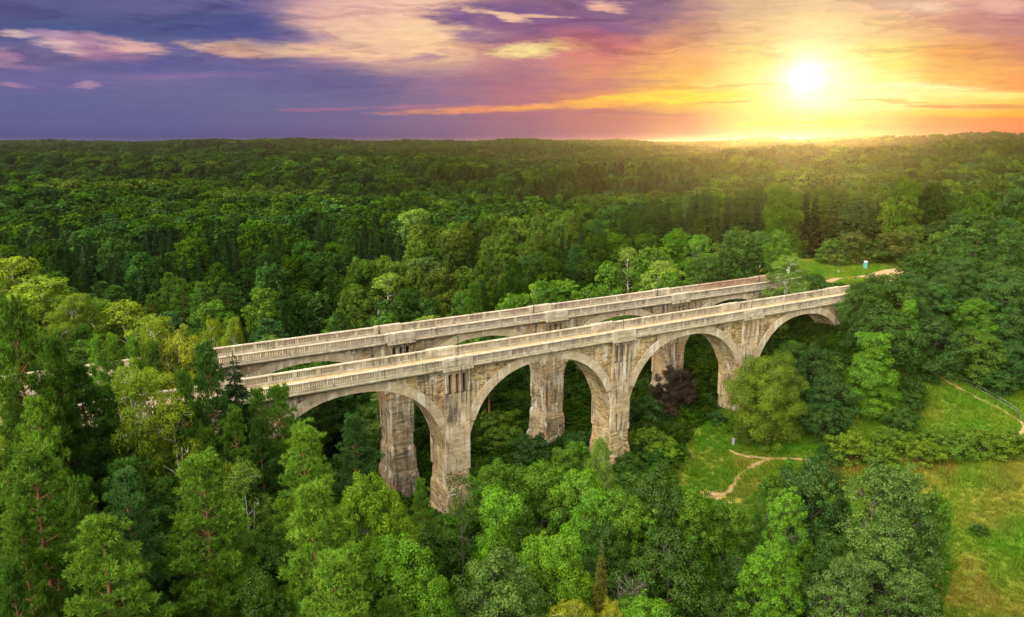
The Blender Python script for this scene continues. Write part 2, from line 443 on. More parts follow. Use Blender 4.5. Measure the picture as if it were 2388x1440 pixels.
def stone_mat(name, base, crack=1.0, white=.5, dark=.5, orange=.0, layer=4.0, bump=.16, seed=0.0, red=0.0, da0=.48):
    m, N, out = new_mat(name)
    geo = N.n('ShaderNodeNewGeometry')
    pos = N.n('ShaderNodeVectorMath', operation='ADD')
    N.l(geo.outputs['Position'], pos.inputs[0])
    pos.inputs[1].default_value = (seed * 13.7, seed * 7.1, 0)
    pos = pos.outputs[0]
    # base mottling
    n1 = N.noise(pos, .55, 5, .62)
    col = N.ramp(n1, [(.28, base[0]), (.5, base[1]), (.74, base[2])])
    n1b = N.noise(N.scalev(pos, (1.6, 1.6, 3.2)), 1.0, 4, .65)
    col = N.mix(1.0, col, N.ramp(n1b, [(.3, (.74, .72, .7)), (.7, (1.22, 1.2, 1.16))]), 'MULTIPLY')
    if orange:
        no = N.noise(N.scalev(pos, (.7, .7, .45)), .8, 5, .65)
        col = N.mix(N.m('MULTIPLY', N.ss(no, .52, .66), orange), col, (.42, .215, .06, 1))
    # rough courses: broken horizontal ledges
    warp = N.noise(N.scalev(pos, (.5, .5, .9)), 1.0, 3, .6, color=True)
    wp = N.n('ShaderNodeVectorMath', operation='MULTIPLY_ADD')
    N.l(warp, wp.inputs[0]); wp.inputs[1].default_value = (1.2, 1.2, .75); N.l(pos, wp.inputs[2])
    lay = N.noise(N.scalev(wp.outputs[0], (.55, .55, layer)), 1.0, 3.5, .62)
    edge = N.m('ABSOLUTE', N.m('SUBTRACT', lay, .5))
    area = N.ss(N.noise(pos, .3, 3, .5), .36, .56)
    ck = N.m('MULTIPLY', N.ss(edge, .028, .004), N.m('MULTIPLY', area, crack))
    col = N.mix(N.m('MULTIPLY', ck, .8), col, (.07, .045, .028, 1))
    # lime streaks and soot streaks run down the face
    if white:
        ws = N.noise(N.scalev(pos, (2.0, 2.0, .28)), 1.0, 5, .62)
        wa = N.ss(N.noise(pos, .42, 3, .5), .46, .56)
        wm = N.m('MULTIPLY', N.m('MULTIPLY', N.ss(ws, .5, .6), wa), white)
        col = N.mix(wm, col, (.56, .53, .45, 1))
    if dark:
        ds = N.noise(N.scalev(pos, (2.6, 2.6, .2)), 1.3, 5, .62)
        da = N.ss(N.noise(N.scalev(pos, (1, 1, .8)), .33, 3, .5), da0, da0 + .1)
        dm = N.m('MULTIPLY', N.m('MULTIPLY', N.ss(ds, .48, .62), da), dark)
        col = N.mix(dm, col, (.1, .085, .075, 1))
    if red:
        rs = N.noise(N.scalev(pos, (1.2, 1.2, .6)), 1.0, 5, .65)
        col = N.mix(N.m('MULTIPLY', N.ss(rs, .5, .68), red), col, (.26, .12, .08, 1))
    fine = N.noise(pos, 9.0, 4, .7)
    h = N.m('ADD', N.m('ADD', N.m('MULTIPLY', lay, 1.2), N.m('MULTIPLY', n1b, .5)), N.m('MULTIPLY', fine, .12))
    h = N.m('SUBTRACT', h, N.m('MULTIPLY', ck, .35))
    principled(N, out, col, .92, h, bump, spec=.15)
    return m

M = {}
M['masonry'] = stone_mat('weathered_masonry', [(.22,.158,.074),(.365,.275,.140),(.46,.37,.22)], 1.0, .7, .85, .35, 2.4, .15)
M['masonry_far'] = stone_mat('weathered_masonry_grey', [(.19,.142,.085),(.31,.245,.155),(.40,.335,.24)], 1.0, .75, 1.0, .7, 2.4, .15, 3, da0=.42)
M['pilaster'] = stone_mat('pilaster_concrete', [(.27,.205,.115),(.40,.32,.20),(.50,.42,.29)], .5, .8, 1.0, .15, 2.4, .06, 7, da0=.40)
M['ring'] = stone_mat('arch_ring_concrete', [(.30,.24,.15),(.40,.33,.225),(.47,.40,.29)], .25, .75, .45, .0, 2.0, .05, 1)
M['concrete'] = stone_mat('parapet_concrete', [(.275,.24,.17),(.355,.315,.235),(.43,.39,.305)], .0, .35, .6, .0, 2.0, .02, 2)
M['concrete_far'] = stone_mat('parapet_concrete_grey', [(.27,.23,.18),(.345,.305,.245),(.42,.38,.31)], .0, .35, .7, .0, 2.0, .02, 4, .25)
M['concrete_brown'] = stone_mat('weathered_brown_concrete', [(.20,.14,.10),(.27,.195,.145),(.33,.25,.2)], .0, .1, .5, .0, 2.0, .02, 5, .5)
M['cornice'] = stone_mat('cornice_concrete', [(.25,.21,.14),(.325,.28,.195),(.39,.345,.255)], .1, .4, .8, .0, 2.0, .03, 6)

def deck_mat():
    m, N, out = new_mat('sandy_deck')
    geo = N.n('ShaderNodeNewGeometry')
    a = N.noise(geo.outputs['Position'], .8, 5, .6)
    b = N.noise(geo.outputs['Position'], 14, 3, .6)
    c = N.ramp(a, [(.3, (.34, .25, .125)), (.55, (.43, .32, .17)), (.75, (.32, .25, .125))])
    c = N.mix(1.0, c, N.ramp(b, [(.3, (.85,)*3), (.7, (1.12,)*3)]), 'MULTIPLY')
    w = N.noise(geo.outputs['Position'], 1.7, 5, .68)
    c = N.mix(N.m('MULTIPLY', N.ss(w, .56, .66), .6), c, (.14, .14, .05, 1))
    principled(N, out, c, .95, b, .02, spec=.1)
    return m
M['deck'] = deck_mat()

def leaf_mat(name, trans=.3, var=.35, gloss=.06, far=None, weeping=False):
    """foliage: base colour comes from the object's own colour (or from the instance's random value)"""
    m, N, out = new_mat(name)
    oi = N.n('ShaderNodeObjectInfo')
    at = N.n('ShaderNodeAttribute', attribute_name='tint')
    if far is None:
        col = oi.outputs['Color']
    else:
        col = N.ramp(oi.outputs['Random'], far, 'CONSTANT')
    k = N.ramp(at.outputs['Fac'], [(0, (1-var, 1-var*.85, 1-var*.9)), (.5, (1, 1, 1)), (1, (1+var*1.25, 1+var*1.05, 1+var*.4))])
    col = N.mix(1.0, col, k, 'MULTIPLY')
    tcol = N.mix(1.0, col, (1.35, 1.35, .55, 1), 'MULTIPLY')
    d = N.n('ShaderNodeBsdfDiffuse'); N.l(col, d.inputs[0])
    t = N.n('ShaderNodeBsdfTranslucent'); N.l(tcol, t.inputs[0])
    s = N.n('ShaderNodeMixShader'); s.inputs[0].default_value = trans
    N.l(d.outputs[0], s.inputs[1]); N.l(t.outputs[0], s.inputs[2])
    if gloss:
        g = N.n('ShaderNodeBsdfGlossy'); g.inputs['Roughness'].default_value = .45
        g.inputs[0].default_value = (.8, .85, .75, 1)
        s2 = N.n('ShaderNodeMixShader'); s2.inputs[0].default_value = gloss
        N.l(s.outputs[0], s2.inputs[1]); N.l(g.outputs[0], s2.inputs[2])
        s = s2
    N.l(s.outputs[0], out.inputs[0])
    return m
M['leaf'] = leaf_mat('broad_leaves', .32, .38, .012)
M['needle'] = leaf_mat('needles', .2, .38, .008)

def bark_mat(name, cols, scale=(6, 6, 1.2), marks=None):
    m, N, out = new_mat(name)
    tc = N.n('ShaderNodeTexCoord')
    a = N.noise(N.scalev(tc.outputs['Object'], scale), 1.0, 4, .65)
    c = N.ramp(a, [(.3, cols[0]), (.6, cols[1])])
    if marks:
        b = N.noise(N.scalev(tc.outputs['Object'], (3, 3, 5)), 1.0, 3, .6)
        c = N.mix(N.ss(b, .55, .62), c, marks)
    principled(N, out, c, .9, a, .02, spec=.15)
    return m
M['bark_pine'] = bark_mat('pine_bark', [(.16, .075, .04), (.30, .15, .08)])
M['bark_dark'] = bark_mat('grey_bark', [(.05, .042, .035), (.12, .10, .08)])
M['bark_birch'] = bark_mat('birch_bark', [(.55, .52, .46), (.72, .69, .62)], (3, 3, 2), (.06, .05, .045, 1))
M['bark_dead'] = bark_mat('dead_wood', [(.34, .30, .25), (.55, .50, .42)])
M['twig'] = bark_mat('bare_twigs', [(.13, .10, .085), (.24, .19, .16)])
M['iron'] = simple_mat('black_iron', (.03, .032, .03), .5, .4)
M['glass_lantern'] = simple_mat('frosted_lantern_glass', (.22, .21, .16), .25)
M['rail'] = simple_mat('galvanised_rail', (.20, .20, .19), .45, .5)
M['teal'] = simple_mat('teal_plastic', (.05, .21, .20), .45)
M['grey_plastic'] = simple_mat('grey_plastic', (.27, .29, .28), .5)
M['white_plastic'] = simple_mat('white_plastic', (.55, .56, .55), .4)
M['pale_stone'] = simple_mat('pale_concrete', (.34, .32, .28), .85)
M['plank'] = simple_mat('weathered_step', (.48, .36, .22), .9)

# ------------------------------------------------------------------ the ground sheet
def axis(lo, hi, f0, f1, st, g):
    a = list(np.arange(f0, f1 + st * .5, st))
    s = st; x = f1
    while x < hi:
        s *= g; x += s; a.append(min(x, hi))
    s = st; x = f0
    while x > lo:
        s *= g; x -= s; a.insert(0, max(x, lo))
    return np.array(a)
gx = axis(-3400, 3800, -45, 130, 1.1, 1.09)
gy = axis(-420, 3250, -68, 60, 1.1, 1.09)
GX, GY = np.meshgrid(gx, gy)
GZ = gz(GX, GY)
nx, ny = len(gx), len(gy)
ii = np.arange(ny - 1)[:, None] * nx + np.arange(nx - 1)[None]
ii = ii.ravel()
gverts = np.stack([GX.ravel(), GY.ravel(), GZ.ravel()], 1)
def ground_mat():
    m, N, out = new_mat('grass_and_earth')
    geo = N.n('ShaderNodeNewGeometry')
    pos = geo.outputs['Position']
    a = N.n('ShaderNodeAttribute', attribute_name='meadow')
    b = N.n('ShaderNodeAttribute', attribute_name='earth')
    g1 = N.noise(pos, .16, 5, .6)
    g2 = N.noise(pos, 1.3, 5, .68)
    g3 = N.noise(pos, 9.0, 4, .7)
    grass = N.ramp(g1, [(.3, (.055, .125, .014)), (.46, (.10, .165, .018)), (.6, (.20, .19, .03)), (.74, (.27, .19, .045))])
    grass = N.mix(N.m('MULTIPLY', N.ss(g2, .52, .68), .55), grass, (.045, .12, .012, 1))
    grass = N.mix(N.m('MULTIPLY', N.ss(g2, .46, .3), .45), grass, (.20, .16, .045, 1))
    dry = N.n('ShaderNodeAttribute', attribute_name='dry')
    grass = N.mix(N.m('MULTIPLY', dry.outputs['Fac'], .4), grass, (.26, .175, .04, 1))
    grass = N.mix(1.0, grass, N.ramp(g3, [(.3, (.6, .62, .6)), (.7, (1.35, 1.3, 1.2))]), 'MULTIPLY')
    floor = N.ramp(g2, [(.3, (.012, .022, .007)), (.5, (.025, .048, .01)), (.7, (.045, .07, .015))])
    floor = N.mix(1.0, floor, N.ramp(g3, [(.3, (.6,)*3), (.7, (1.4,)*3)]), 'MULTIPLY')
    earth = N.ramp(g2, [(.3, (.24, .16, .07)), (.55, (.34, .235, .125)), (.72, (.41, .30, .17))])
    earth = N.mix(1.0, earth, N.ramp(g3, [(.3, (.85,)*3), (.7, (1.12,)*3)]), 'MULTIPLY')
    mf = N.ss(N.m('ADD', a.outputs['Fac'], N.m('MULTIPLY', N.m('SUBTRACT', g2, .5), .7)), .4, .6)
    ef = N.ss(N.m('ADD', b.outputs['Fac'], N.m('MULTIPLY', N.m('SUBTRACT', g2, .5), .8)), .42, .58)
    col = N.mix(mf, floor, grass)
    col = N.mix(ef, col, earth)
    h = N.m('ADD', N.m('MULTIPLY', g2, 1.0), N.m('MULTIPLY', g3, .4))
    principled(N, out, col, .95, h, .12, spec=.05)
    return m
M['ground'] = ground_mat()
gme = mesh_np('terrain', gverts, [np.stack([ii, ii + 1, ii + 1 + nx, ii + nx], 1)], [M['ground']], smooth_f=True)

def seg_dist(px, py, pts):
    """distance from points to a polyline"""
    best = np.full(np.shape(px), 1e9)
    for (ax, ay), (bx, by) in zip(pts[:-1], pts[1:]):
        vx, vy = bx - ax, by - ay
        t = np.clip(((px - ax) * vx + (py - ay) * vy) / (vx * vx + vy * vy), 0, 1)
        best = np.minimum(best, np.hypot(px - ax - t * vx, py - ay - t * vy))
    return best

# the open meadow: a belt from the second pier round to the lower right, and the slope with the steps
MEADOW = [((47, -9), (52, -6), 6.5), ((50, -4), (55, -3), 4.5), ((52, -15), (70, -19), 9.5), ((60, -26), (70, -24), 9.5), ((50, -33), (60, -30), 9), ((44, -38), (58, -42), 9),
          ((42, -9), (46, -10), 4), ((66, -12), (75, -19), 4.5), ((76, -12), (80, -20), 4.5), ((82, -22), (90, -30), 9), ((84, 8), (106, 18), 7.5), ((90, 22), (112, 26), 6)]
def meadow_f(x, y):
    f = np.zeros(np.shape(x))
    for a, b, r in MEADOW:
        d = seg_dist(x, y, [a, b])
        f = np.maximum(f, np.clip((r + 1.2 - d) / 2.4, 0, 1))
    return f
EARTH = [((42.4, -8.0), (43.3, -9.2), .62), ((86, 11.9), (96, 13.3), .9), ((96, 13.3), (106, 12.4), 1.2), ((99.5, 10.4), (106, 11), 1.5), ((41.6, -10.2), (44, -11.2), .3), ((88, 10.3), (97, 11.2), .25)]
def earth_f(x, y):
    f = np.zeros(np.shape(x))
    for a, b, r in EARTH:
        d = seg_dist(x, y, [a, b])
        f = np.maximum(f, np.clip((r + .5 - d) / 1.0, 0, 1))
    return f
DRY = [((58, -26.5), (68, -25), 2.2), ((52, -21), (60, -20.5), 1.6), ((49, -33.5), (54, -35), 1.6), ((44, -10.5), (47, -11), 1.4), ((50, -12), (54, -14), 1.2)]
def dry_f(x, y):
    f = np.zeros(np.shape(x))
    for a, b, r in DRY:
        f = np.maximum(f, np.clip((r + 1.5 - seg_dist(x, y, [a, b])) / 3.0, 0, 1))
    return f
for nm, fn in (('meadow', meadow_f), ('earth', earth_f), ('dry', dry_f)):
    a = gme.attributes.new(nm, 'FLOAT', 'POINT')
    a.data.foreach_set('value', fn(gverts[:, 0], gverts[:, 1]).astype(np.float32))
ground = link('ground', gme)
tag(ground, kind='structure')

def spline(pts, step=.5):
    pts = np.asarray(pts, float)
    out = []
    p = np.vstack([2 * pts[0] - pts[1], pts, 2 * pts[-1] - pts[-2]])
    for i in range(1, len(p) - 2):
        n = max(2, int(np.linalg.norm(p[i+1] - p[i]) / step))
        t = np.linspace(0, 1, n, endpoint=False)[:, None]
        out.append(.5 * ((2*p[i]) + (-p[i-1]+p[i+1])*t + (2*p[i-1]-5*p[i]+4*p[i+1]-p[i+2])*t*t + (-p[i-1]+3*p[i]-3*p[i+1]+p[i+2])*t**3))
    out.append(pts[-1:])
    return np.vstack(out)

def path_mat():
    m, N, out = new_mat('trodden_sand')
    geo = N.n('ShaderNodeNewGeometry')
    a = N.noise(geo.outputs['Position'], 1.4, 5, .65)
    b = N.noise(geo.outputs['Position'], 12, 4, .65)
    c = N.ramp(a, [(.3, (.19, .125, .05)), (.5, (.27, .185, .085)), (.7, (.34, .24, .12))])
    c = N.mix(1.0, c, N.ramp(b, [(.3, (.8,)*3), (.7, (1.15,)*3)]), 'MULTIPLY')
    principled(N, out, c, .95, b, .03, spec=.05)
    return m
M['path'] = path_mat()
def ribbon(name, pts, w, seed, lift=.10):
    rg = np.random.default_rng(seed)
    c = spline(pts, .35)
    t = np.gradient(c, axis=0); t /= np.linalg.norm(t, axis=1)[:, None]
    nrm = np.stack([-t[:, 1], t[:, 0]], 1)
    k = len(c)
    def wob():
        return np.convolve(rg.normal(0, 1, k + 8), np.ones(5) / 5, 'same')[4:-4]
    wl = w * .5 * (1 + .45 * wob()); wr = w * .5 * (1 + .45 * wob())
    rows = []
    for s in (-1, -.5, 0, .5, 1):
        off = np.where(s < 0, wl, wr) * s
        p = c + nrm * off[:, None]
        z = gz(p[:, 0], p[:, 1]) + lift - (.05 if abs(s) == 1 else 0)
        rows.append(np.column_stack([p, z]))
    v = np.stack(rows, 1).reshape(-1, 3)
    i = np.arange(k - 1)[:, None] * 5 + np.arange(4)[None]
    i = i.ravel()
    me = mesh_np(name, v, [np.stack([i, i + 1, i + 6, i + 5], 1)], [M['path']], smooth_f=True)
    o = link(name, me)
    tag(o, kind='structure')
    return o
# ------------------------------------------------------------------ the two viaducts
S = 19.0          # pier to pier
SPR, RISE, HALF, EXPO = -10.5, 8.85, 8.4, 2.3
RING = .86
Y0, Y1 = .38, 3.34      # spandrel faces
def intr(dx):
    return SPR + RISE * np.clip(1 - np.abs(dx / HALF) ** EXPO, 0, 1) ** (1 / EXPO)

def grid_faces(nr, nc):
    i = np.arange(nr - 1)[:, None] * nc + np.arange(nc - 1)[None]
    i = i.ravel()
    return np.stack([i, i + 1, i + 1 + nc, i + nc], 1)

def viaduct(ox, oy, label, mats, seed, x_lo, x_hi, brown_from=None):
    rg = np.random.default_rng(seed)
    root = empty('stone_viaduct', (ox, oy, 0))
    tag(root, label, 'viaduct', 'twin arched viaducts across the valley')
    ks = [-1, 0, 1, 2, 3, 4]
    # --- masonry: spandrels, soffits, piers and abutments as one body
    mb = MB()
    for k in ks[:-1]:
        c = (k + .5) * S
        xs = np.concatenate([[-S/2 + 1.25], -HALF * np.cos(np.linspace(0, np.pi, 61)), [S/2 - 1.25]])
        xs = np.clip(xs, -S/2 + 1.25, S/2 - 1.25) if False else xs
        xs = np.unique(np.concatenate([np.linspace(-HALF, HALF, 2), -HALF * np.cos(np.linspace(0, np.pi, 61))]))
        zb = intr(xs)
        nr = 9
        for yy, flip in ((Y0, False), (Y1, True)):
            rows = []
            for r in range(nr):
                t = r / (nr - 1)
                z = zb * (1 - t) + (-.95) * t
                j = rg.normal(0, .018, len(xs)) * (0 if r in (0, nr - 1) else 1)
                rows.append(np.column_stack([c + xs, np.full(len(xs), yy) + j, z]))
            f = grid_faces(nr, len(xs))
            mb.add(np.vstack(rows), f[:, ::-1] if flip else f)
        # soffit
        n_y = 5
        rows = [np.column_stack([c + xs, np.full(len(xs), Y0 + (Y1 - Y0) * q / (n_y - 1)), zb]) for q in range(n_y)]
        mb.add(np.vstack(rows), grid_faces(n_y, len(xs))[:, ::-1])
    for k in ks:
        px = k * S
        # upper pier between the pilasters: the recessed core and the full block below it
        hw = S / 2 - HALF            # 1.1
        mb.box(px - hw, px + hw, 1.45, Y1 - 1.05, -3.3, -.95, 'bt')
        mb.box(px - hw, px + hw, Y0, Y1, SPR, -3.3, 'b')
        # lower pier: battered, rough, with two stepped ledges
        if k in (-1, 4):
            continue
        zg = float(min(gz(px + ox, oy), gz(px + ox, oy + 4))) - 1.5
        zs = np.arange(SPR, zg - .6, -.55)
        ring = []
        for q, z in enumerate(zs):
            dep = SPR - z
            w = hw + .022 * dep + (.13 if z < -12.6 else 0) + (.16 if z < -15.2 else 0)
            a = Y0 - .15 - .03 * dep - (.12 if z < -12.6 else 0) - (.2 if z < -15.2 else 0)
            b = Y1 + .1 + .03 * dep + (.12 if z < -12.6 else 0) + (.2 if z < -15.2 else 0)
            if q == 0:
                w, a, b = hw, Y0 - .15, Y1 + .1
            pts = []
            for (x0, y0, x1, y1) in ((-w, a, w, a), (w, a, w, b), (w, b, -w, b), (-w, b, -w, a)):
                for t in np.arange(6) / 6:
                    pts.append((px + x0 + (x1 - x0) * t, y0 + (y1 - y0) * t, z))
            p = np.array(pts)
            if q:
                p[:, :2] += rg.normal(0, .022, (len(p), 2))
                p[:, 2] += rg.normal(0, .03, len(p))
            ring.append(p)
        n = len(ring[0])
        v = np.vstack(ring)
        i = np.arange(len(ring) - 1)[:, None] * n + np.arange(n)[None]
        j = np.arange(len(ring) - 1)[:, None] * n + (np.arange(n)[None] + 1) % n
        mb.add(v, np.stack([i, i + n, j + n, j], -1).reshape(-1, 4))
    # abutments
    mb.box(x_lo, -S - (S/2 - HALF), Y0 - .1, Y1 + .1, -12, -.95, '')
    mb.box(4*S - 1.1, 4*S - .4, Y0 + .02, Y1 - .02, -14, -.95, '')
    mb.box(4*S - .4, x_hi, Y0 - .1, Y1 + .1, -9, -.95, '')
    mb.build('masonry', mats['wall'], root)
    # --- arch rings, a band proud of each face
    for k in ks[:-1]:
        c = (k + .5) * S
        zn = -6.3
        xn = HALF * (1 - ((zn - SPR) / RISE) ** EXPO) ** (1 / EXPO)
        bx = np.sin(np.linspace(-1, 1, 49) * math.asin(xn / HALF * .999)) * HALF
        bz = intr(bx)
        nxn = np.sign(bx) * np.abs(bx / HALF) ** (EXPO - 1) / HALF
        nzn = np.abs((bz - SPR) / RISE) ** (EXPO - 1) / RISE
        ln = np.hypot(nxn, nzn)
        tx, tz = bx + RING * nxn / ln, np.minimum(bz + RING * nzn / ln, -.96)
        for yf, yb in ((Y0 - .085, Y0 + .03), (Y1 + .085, Y1 - .03)):
            m2 = MB()
            o = 1 if yf < yb else -1
            rows = [np.column_stack([c + bx, np.full(49, yb), bz + .002]), np.column_stack([c + bx, np.full(49, yf), bz - .02]),
                    np.column_stack([c + tx, np.full(49, yf), tz]), np.column_stack([c + tx, np.full(49, yb), tz])]
            f = grid_faces(4, 49)
            m2.add(np.vstack(rows), f if o > 0 else f[:, ::-1])
            e0 = np.array([r[0] for r in rows]); e1 = np.array([r[-1] for r in rows])
            m2.add(e0, [(0, 1, 2, 3)]); m2.add(e1, [(3, 2, 1, 0)])
            m2.build('arch_ring', mats['ring'], root)
    # --- pilasters: a tall strip up the pier, and four ribs on it under the cornice
    rib0 = None
    for k in ks:
        px = k * S
        for side in (0, 1):
            ya, yb, s = (.20, .62, -1) if side == 0 else (Y1 + .18, Y1 - .24, 1)
            m3 = MB()
            y_lo, y_hi = min(ya, yb), max(ya, yb)
            m3.box(px - 1.25, px + 1.25, y_lo, y_hi, SPR - .3, -3.3, '')
            m3.box(px - 1.27, px + 1.27, y_lo - .12 * (side == 0), y_hi + .12 * (side == 1), -1.42, -.97, '')
            pil = m3.build('pilaster', mats['pil'], root)
            for r in range(4):
                m4 = MB()
                cx = px - 1.08 + r * .72
                yo = ya + s * .1
                yi = ya - s * .3
                lo, hi = min(yo, yi), max(yo, yi)
                m4.box(cx - .175, cx + .175, lo, hi, -3.12, -1.42, 't')
                yq = ya + s * .02
                lo, hi = min(yq, yi), max(yq, yi)
                m4.box(cx - .13, cx + .13, lo, hi, -3.36, -3.12, 't')
                m4.build('rib', mats['pil'], pil)
    # --- deck
    m5 = MB()
    m5.box(x_lo, x_hi, .3, 3.42, -.97, -.70)
    m5.build('deck', M['deck'], root)
    # --- cornices
    for side in (0, 1):
        m6 = MB()
        def yy(v):
            return v if side == 0 else 3.72 - v
        prof = [(.45, -1.0), (.06, -1.0), (.0, -.90), (-.10, -.86), (-.10, -.76), (-.02, -.72), (.45, -.72)]
        n = len(prof)
        v = [(x, yy(a), z) for x in (x_lo, x_hi) for a, z in prof]
        f = [(i, i + 1, n + i + 1, n + i) for i in range(n - 1)]
        m6.add(v, f if side else [q[::-1] for q in f])
        for k in ks:
            px = k * S
            for x0, x1, d0, z0, z1 in ((-1.50, 1.50, -.30, -1.02, -.90), (-1.44, 1.44, -.24, -.90, -.722)):
                lo, hi = sorted((yy(d0), yy(.28)))
                m6.box(px + x0, px + x1, lo, hi, z0, z1)
        m6.build('cornice', mats['cornice'], root)
    # --- parapets: rails, blocks over the piers, baluster bays
    pitch = (S - 2.86) / 8
    def panel_mesh(solid):
        m7 = MB()
        m7.box(-pitch/2, -pitch/2 + .19, .03, .29, -.52, -.02, 'bt')
        m7.box(pitch/2 - .19, pitch/2, .03, .29, -.52, -.02, 'bt')
        L = pitch - .38
        if solid:
            m7.box(-L/2, L/2, .10, .22, -.52, -.02, 'bt')
        n = 11
        for q in range(n - 1):
            cx = -L/2 + (q + 1) * L / n
            m7.box(cx - .037, cx + .037, .07, .25, -.52, -.02, 'bt')
        return m7
    bal = panel_mesh(False).mesh('baluster_bay', mats['par'])
    bal_b = panel_mesh(True).mesh('closed_bay', M['concrete_brown'])
    for side in (0, 1):
        par = empty('parapet', (0, 0, 0))
        par.parent = root
        bf = brown_from if (brown_from is not None and side == 1) else 1e9
        def yy(v):
            return v if side == 0 else 3.72 - v
        for nm, z0, z1, w0, w1 in (('bottom_rail', -.724, -.52, .0, .32), ('top_rail', -.02, .10, -.03, .35)):
            lo, hi = sorted((yy(w0), yy(w1)))
            xe = min(x_hi, bf)
            m8 = MB(); m8.bbox(x_lo, xe, lo, hi, z0, z1, .02)
            m8.build(nm, mats['par'], par)
            if bf < x_hi:
                m8 = MB(); m8.bbox(bf, x_hi, lo, hi, z0, z1 - .004, .02)
                m8.build(nm, M['concrete_brown'], par)
        for k in ks:
            px = k * S
            m9 = MB()
            lo, hi = sorted((yy(-.14), yy(.42)))
            m9.bbox(px - 1.43, px + 1.43, lo, hi, -.722, .16, .03)
            # sunk frame on the outer face, a plain raised border
            for s0 in (0, 1):
                ye = lo if s0 == 0 else hi
                a, b = (ye - .035, ye + .01) if s0 == 0 else (ye - .01, ye + .035)
                for (x0, x1, z0, z1) in ((-1.05, 1.05, -.10, -.03), (-1.05, 1.05, -.57, -.50), (-1.05, -.98, -.50, -.10), (.98, 1.05, -.50, -.10)):
                    m9.box(px + x0, px + x1, a, b, z0, z1)
            m9.build('parapet_block', M['concrete_brown'] if px > bf else mats['par'], par)
        xs = []
        for k in range(-2, 5):
            for q in range(8):
                xs.append(k * S + 1.43 + (q + .5) * pitch)
        for x in xs:
            if x - pitch/2 < x_lo - .01 or x + pitch/2 > x_hi + .01:
                continue
            me = bal_b if x > bf else bal
            o = link('baluster_bay' if me is bal else 'closed_bay', me, par)
            o.location = (x, 0 if side == 0 else 3.4, 0)
    return root

near_v = viaduct(0.0, 0.0, 'nearer stone arch viaduct with pale balustrade and ochre masonry, fully in view',
        dict(wall=M['masonry'], ring=M['ring'], pil=M['pilaster'], cornice=M['cornice'], par=M['concrete']), 1, -32.0, 80.5)
far_v = viaduct(-.76, 10.96, 'farther stone arch viaduct with greyer balustrade, half hidden behind the nearer viaduct',
        dict(wall=M['masonry_far'], ring=M['ring'], pil=M['masonry_far'], cornice=M['cornice'], par=M['concrete_far']), 2, -32.0, 80.5, 63.4)

# ------------------------------------------------------------------ lamp posts on the decks
def lamp_post():
    t = empty('lamp_post')
    m = MB(); m.lathe((0, 0, 0), [(.0, .0), (.11, 0), (.11, .10), (.075, .16), (.07, .5), (.05, .56), (.0, .57)], 10)
    m.build('base', M['iron'], t, True)
    m = MB(); m.lathe((0, 0, .5), [(.042, 0), (.034, 1.2), (.03, 1.62), (.06, 1.64), (.06, 1.68), (.02, 1.72)], 8)
    m.build('pole', M['iron'], t, True)
    lan = MB(); lan.lathe((0, 0, 2.2), [(.05, 0), (.115, .3)], 6)
    ln = lan.build('lantern', M['glass_lantern'], t)
    fr = MB()
    for q in range(6):
        a = q * math.pi / 3
        fr.tube([(.052*math.cos(a), .052*math.sin(a), 2.2), (.118*math.cos(a), .118*math.sin(a), 2.5)], .01, 4)
    fr.build('lantern_frame', M['iron'], ln)
    m = MB(); m.lathe((0, 0, 2.5), [(.15, 0), (.13, .05), (.05, .15), (.035, .2), (.0, .27)], 6)
    m.build('cap', M['iron'], t)
    return t
def copy_tree(o, parent=None):
    c = o.copy(); COL.objects.link(c); c.parent = parent
    for ch in list(o.children):
        copy_tree(ch, c)
    return c
LAMP_WORDS = {1: 'over the first visible pier, left of centre', 2: 'over the middle visible pier', 3: 'over the pier beside the willow', 4: 'at the right end by the dirt lot'}
FAR_WORDS = {1: 'by its leftmost visible block', 2: 'by its middle block', 3: 'just left of the brown closed balustrade', 4: 'on the brown closed balustrade'}
lp = lamp_post()
first = True
for k in (1, 2, 3, 4):
    o = lp if first else copy_tree(lp); first = False
    o.location = (k * S + .35, .62, -.70)
    tag(o, 'thin black lamp post on the nearer viaduct, ' + LAMP_WORDS[k], 'lamp post', 'lamp posts along the viaducts')
    o = copy_tree(lp)
    o.location = (-.76 + k * S - 1.15, 10.96 + 3.05, -.70)
    tag(o, 'dark lamp post on the farther viaduct, ' + FAR_WORDS[k], 'lamp post', 'lamp posts along the viaducts')
# ------------------------------------------------------------------ tree building
def unit(v):
    return v / (np.linalg.norm(v, axis=-1, keepdims=True) + 1e-9)

def leaf_faces(rg, pos, nrm, size, aspect=.62):
    """rhombic leaves: centre, normal, length"""
    n = len(pos)
    t = unit(np.cross(nrm, rg.normal(size=(n, 3))))
    b = np.cross(nrm, t)
    L = (size * rg.uniform(.7, 1.3, n))[:, None]
    Wd = L * aspect
    fold = nrm * L * .16
    v = np.stack([pos - t * L * .5, pos + b * Wd * .5 + fold, pos + t * L * .5, pos - b * Wd * .5 + fold], 1).reshape(-1, 3)
    f = np.arange(4 * n).reshape(-1, 4)
    return v, f

def blade_faces(rg, pos, dirn, length, width):
    """thin triangular blades"""
    n = len(pos)
    s = unit(np.cross(dirn, rg.normal(size=(n, 3))))
    L = np.broadcast_to(length, (n,))[:, None]; w = np.broadcast_to(width, (n,))[:, None]
    v = np.stack([pos - s * w * .5, pos + s * w * .5, pos + dirn * L], 1).reshape(-1, 3)
    return v, np.arange(3 * n).reshape(-1, 3)

def trunk_pts(rg, H, lean=.03, n=7):
    z = np.linspace(0, 1, n)
    off = np.cumsum(rg.normal(0, lean, (n, 2)), axis=0) * H * .12
    off -= off[0]
    return np.column_stack([off[:, 0], off[:, 1], z * H])

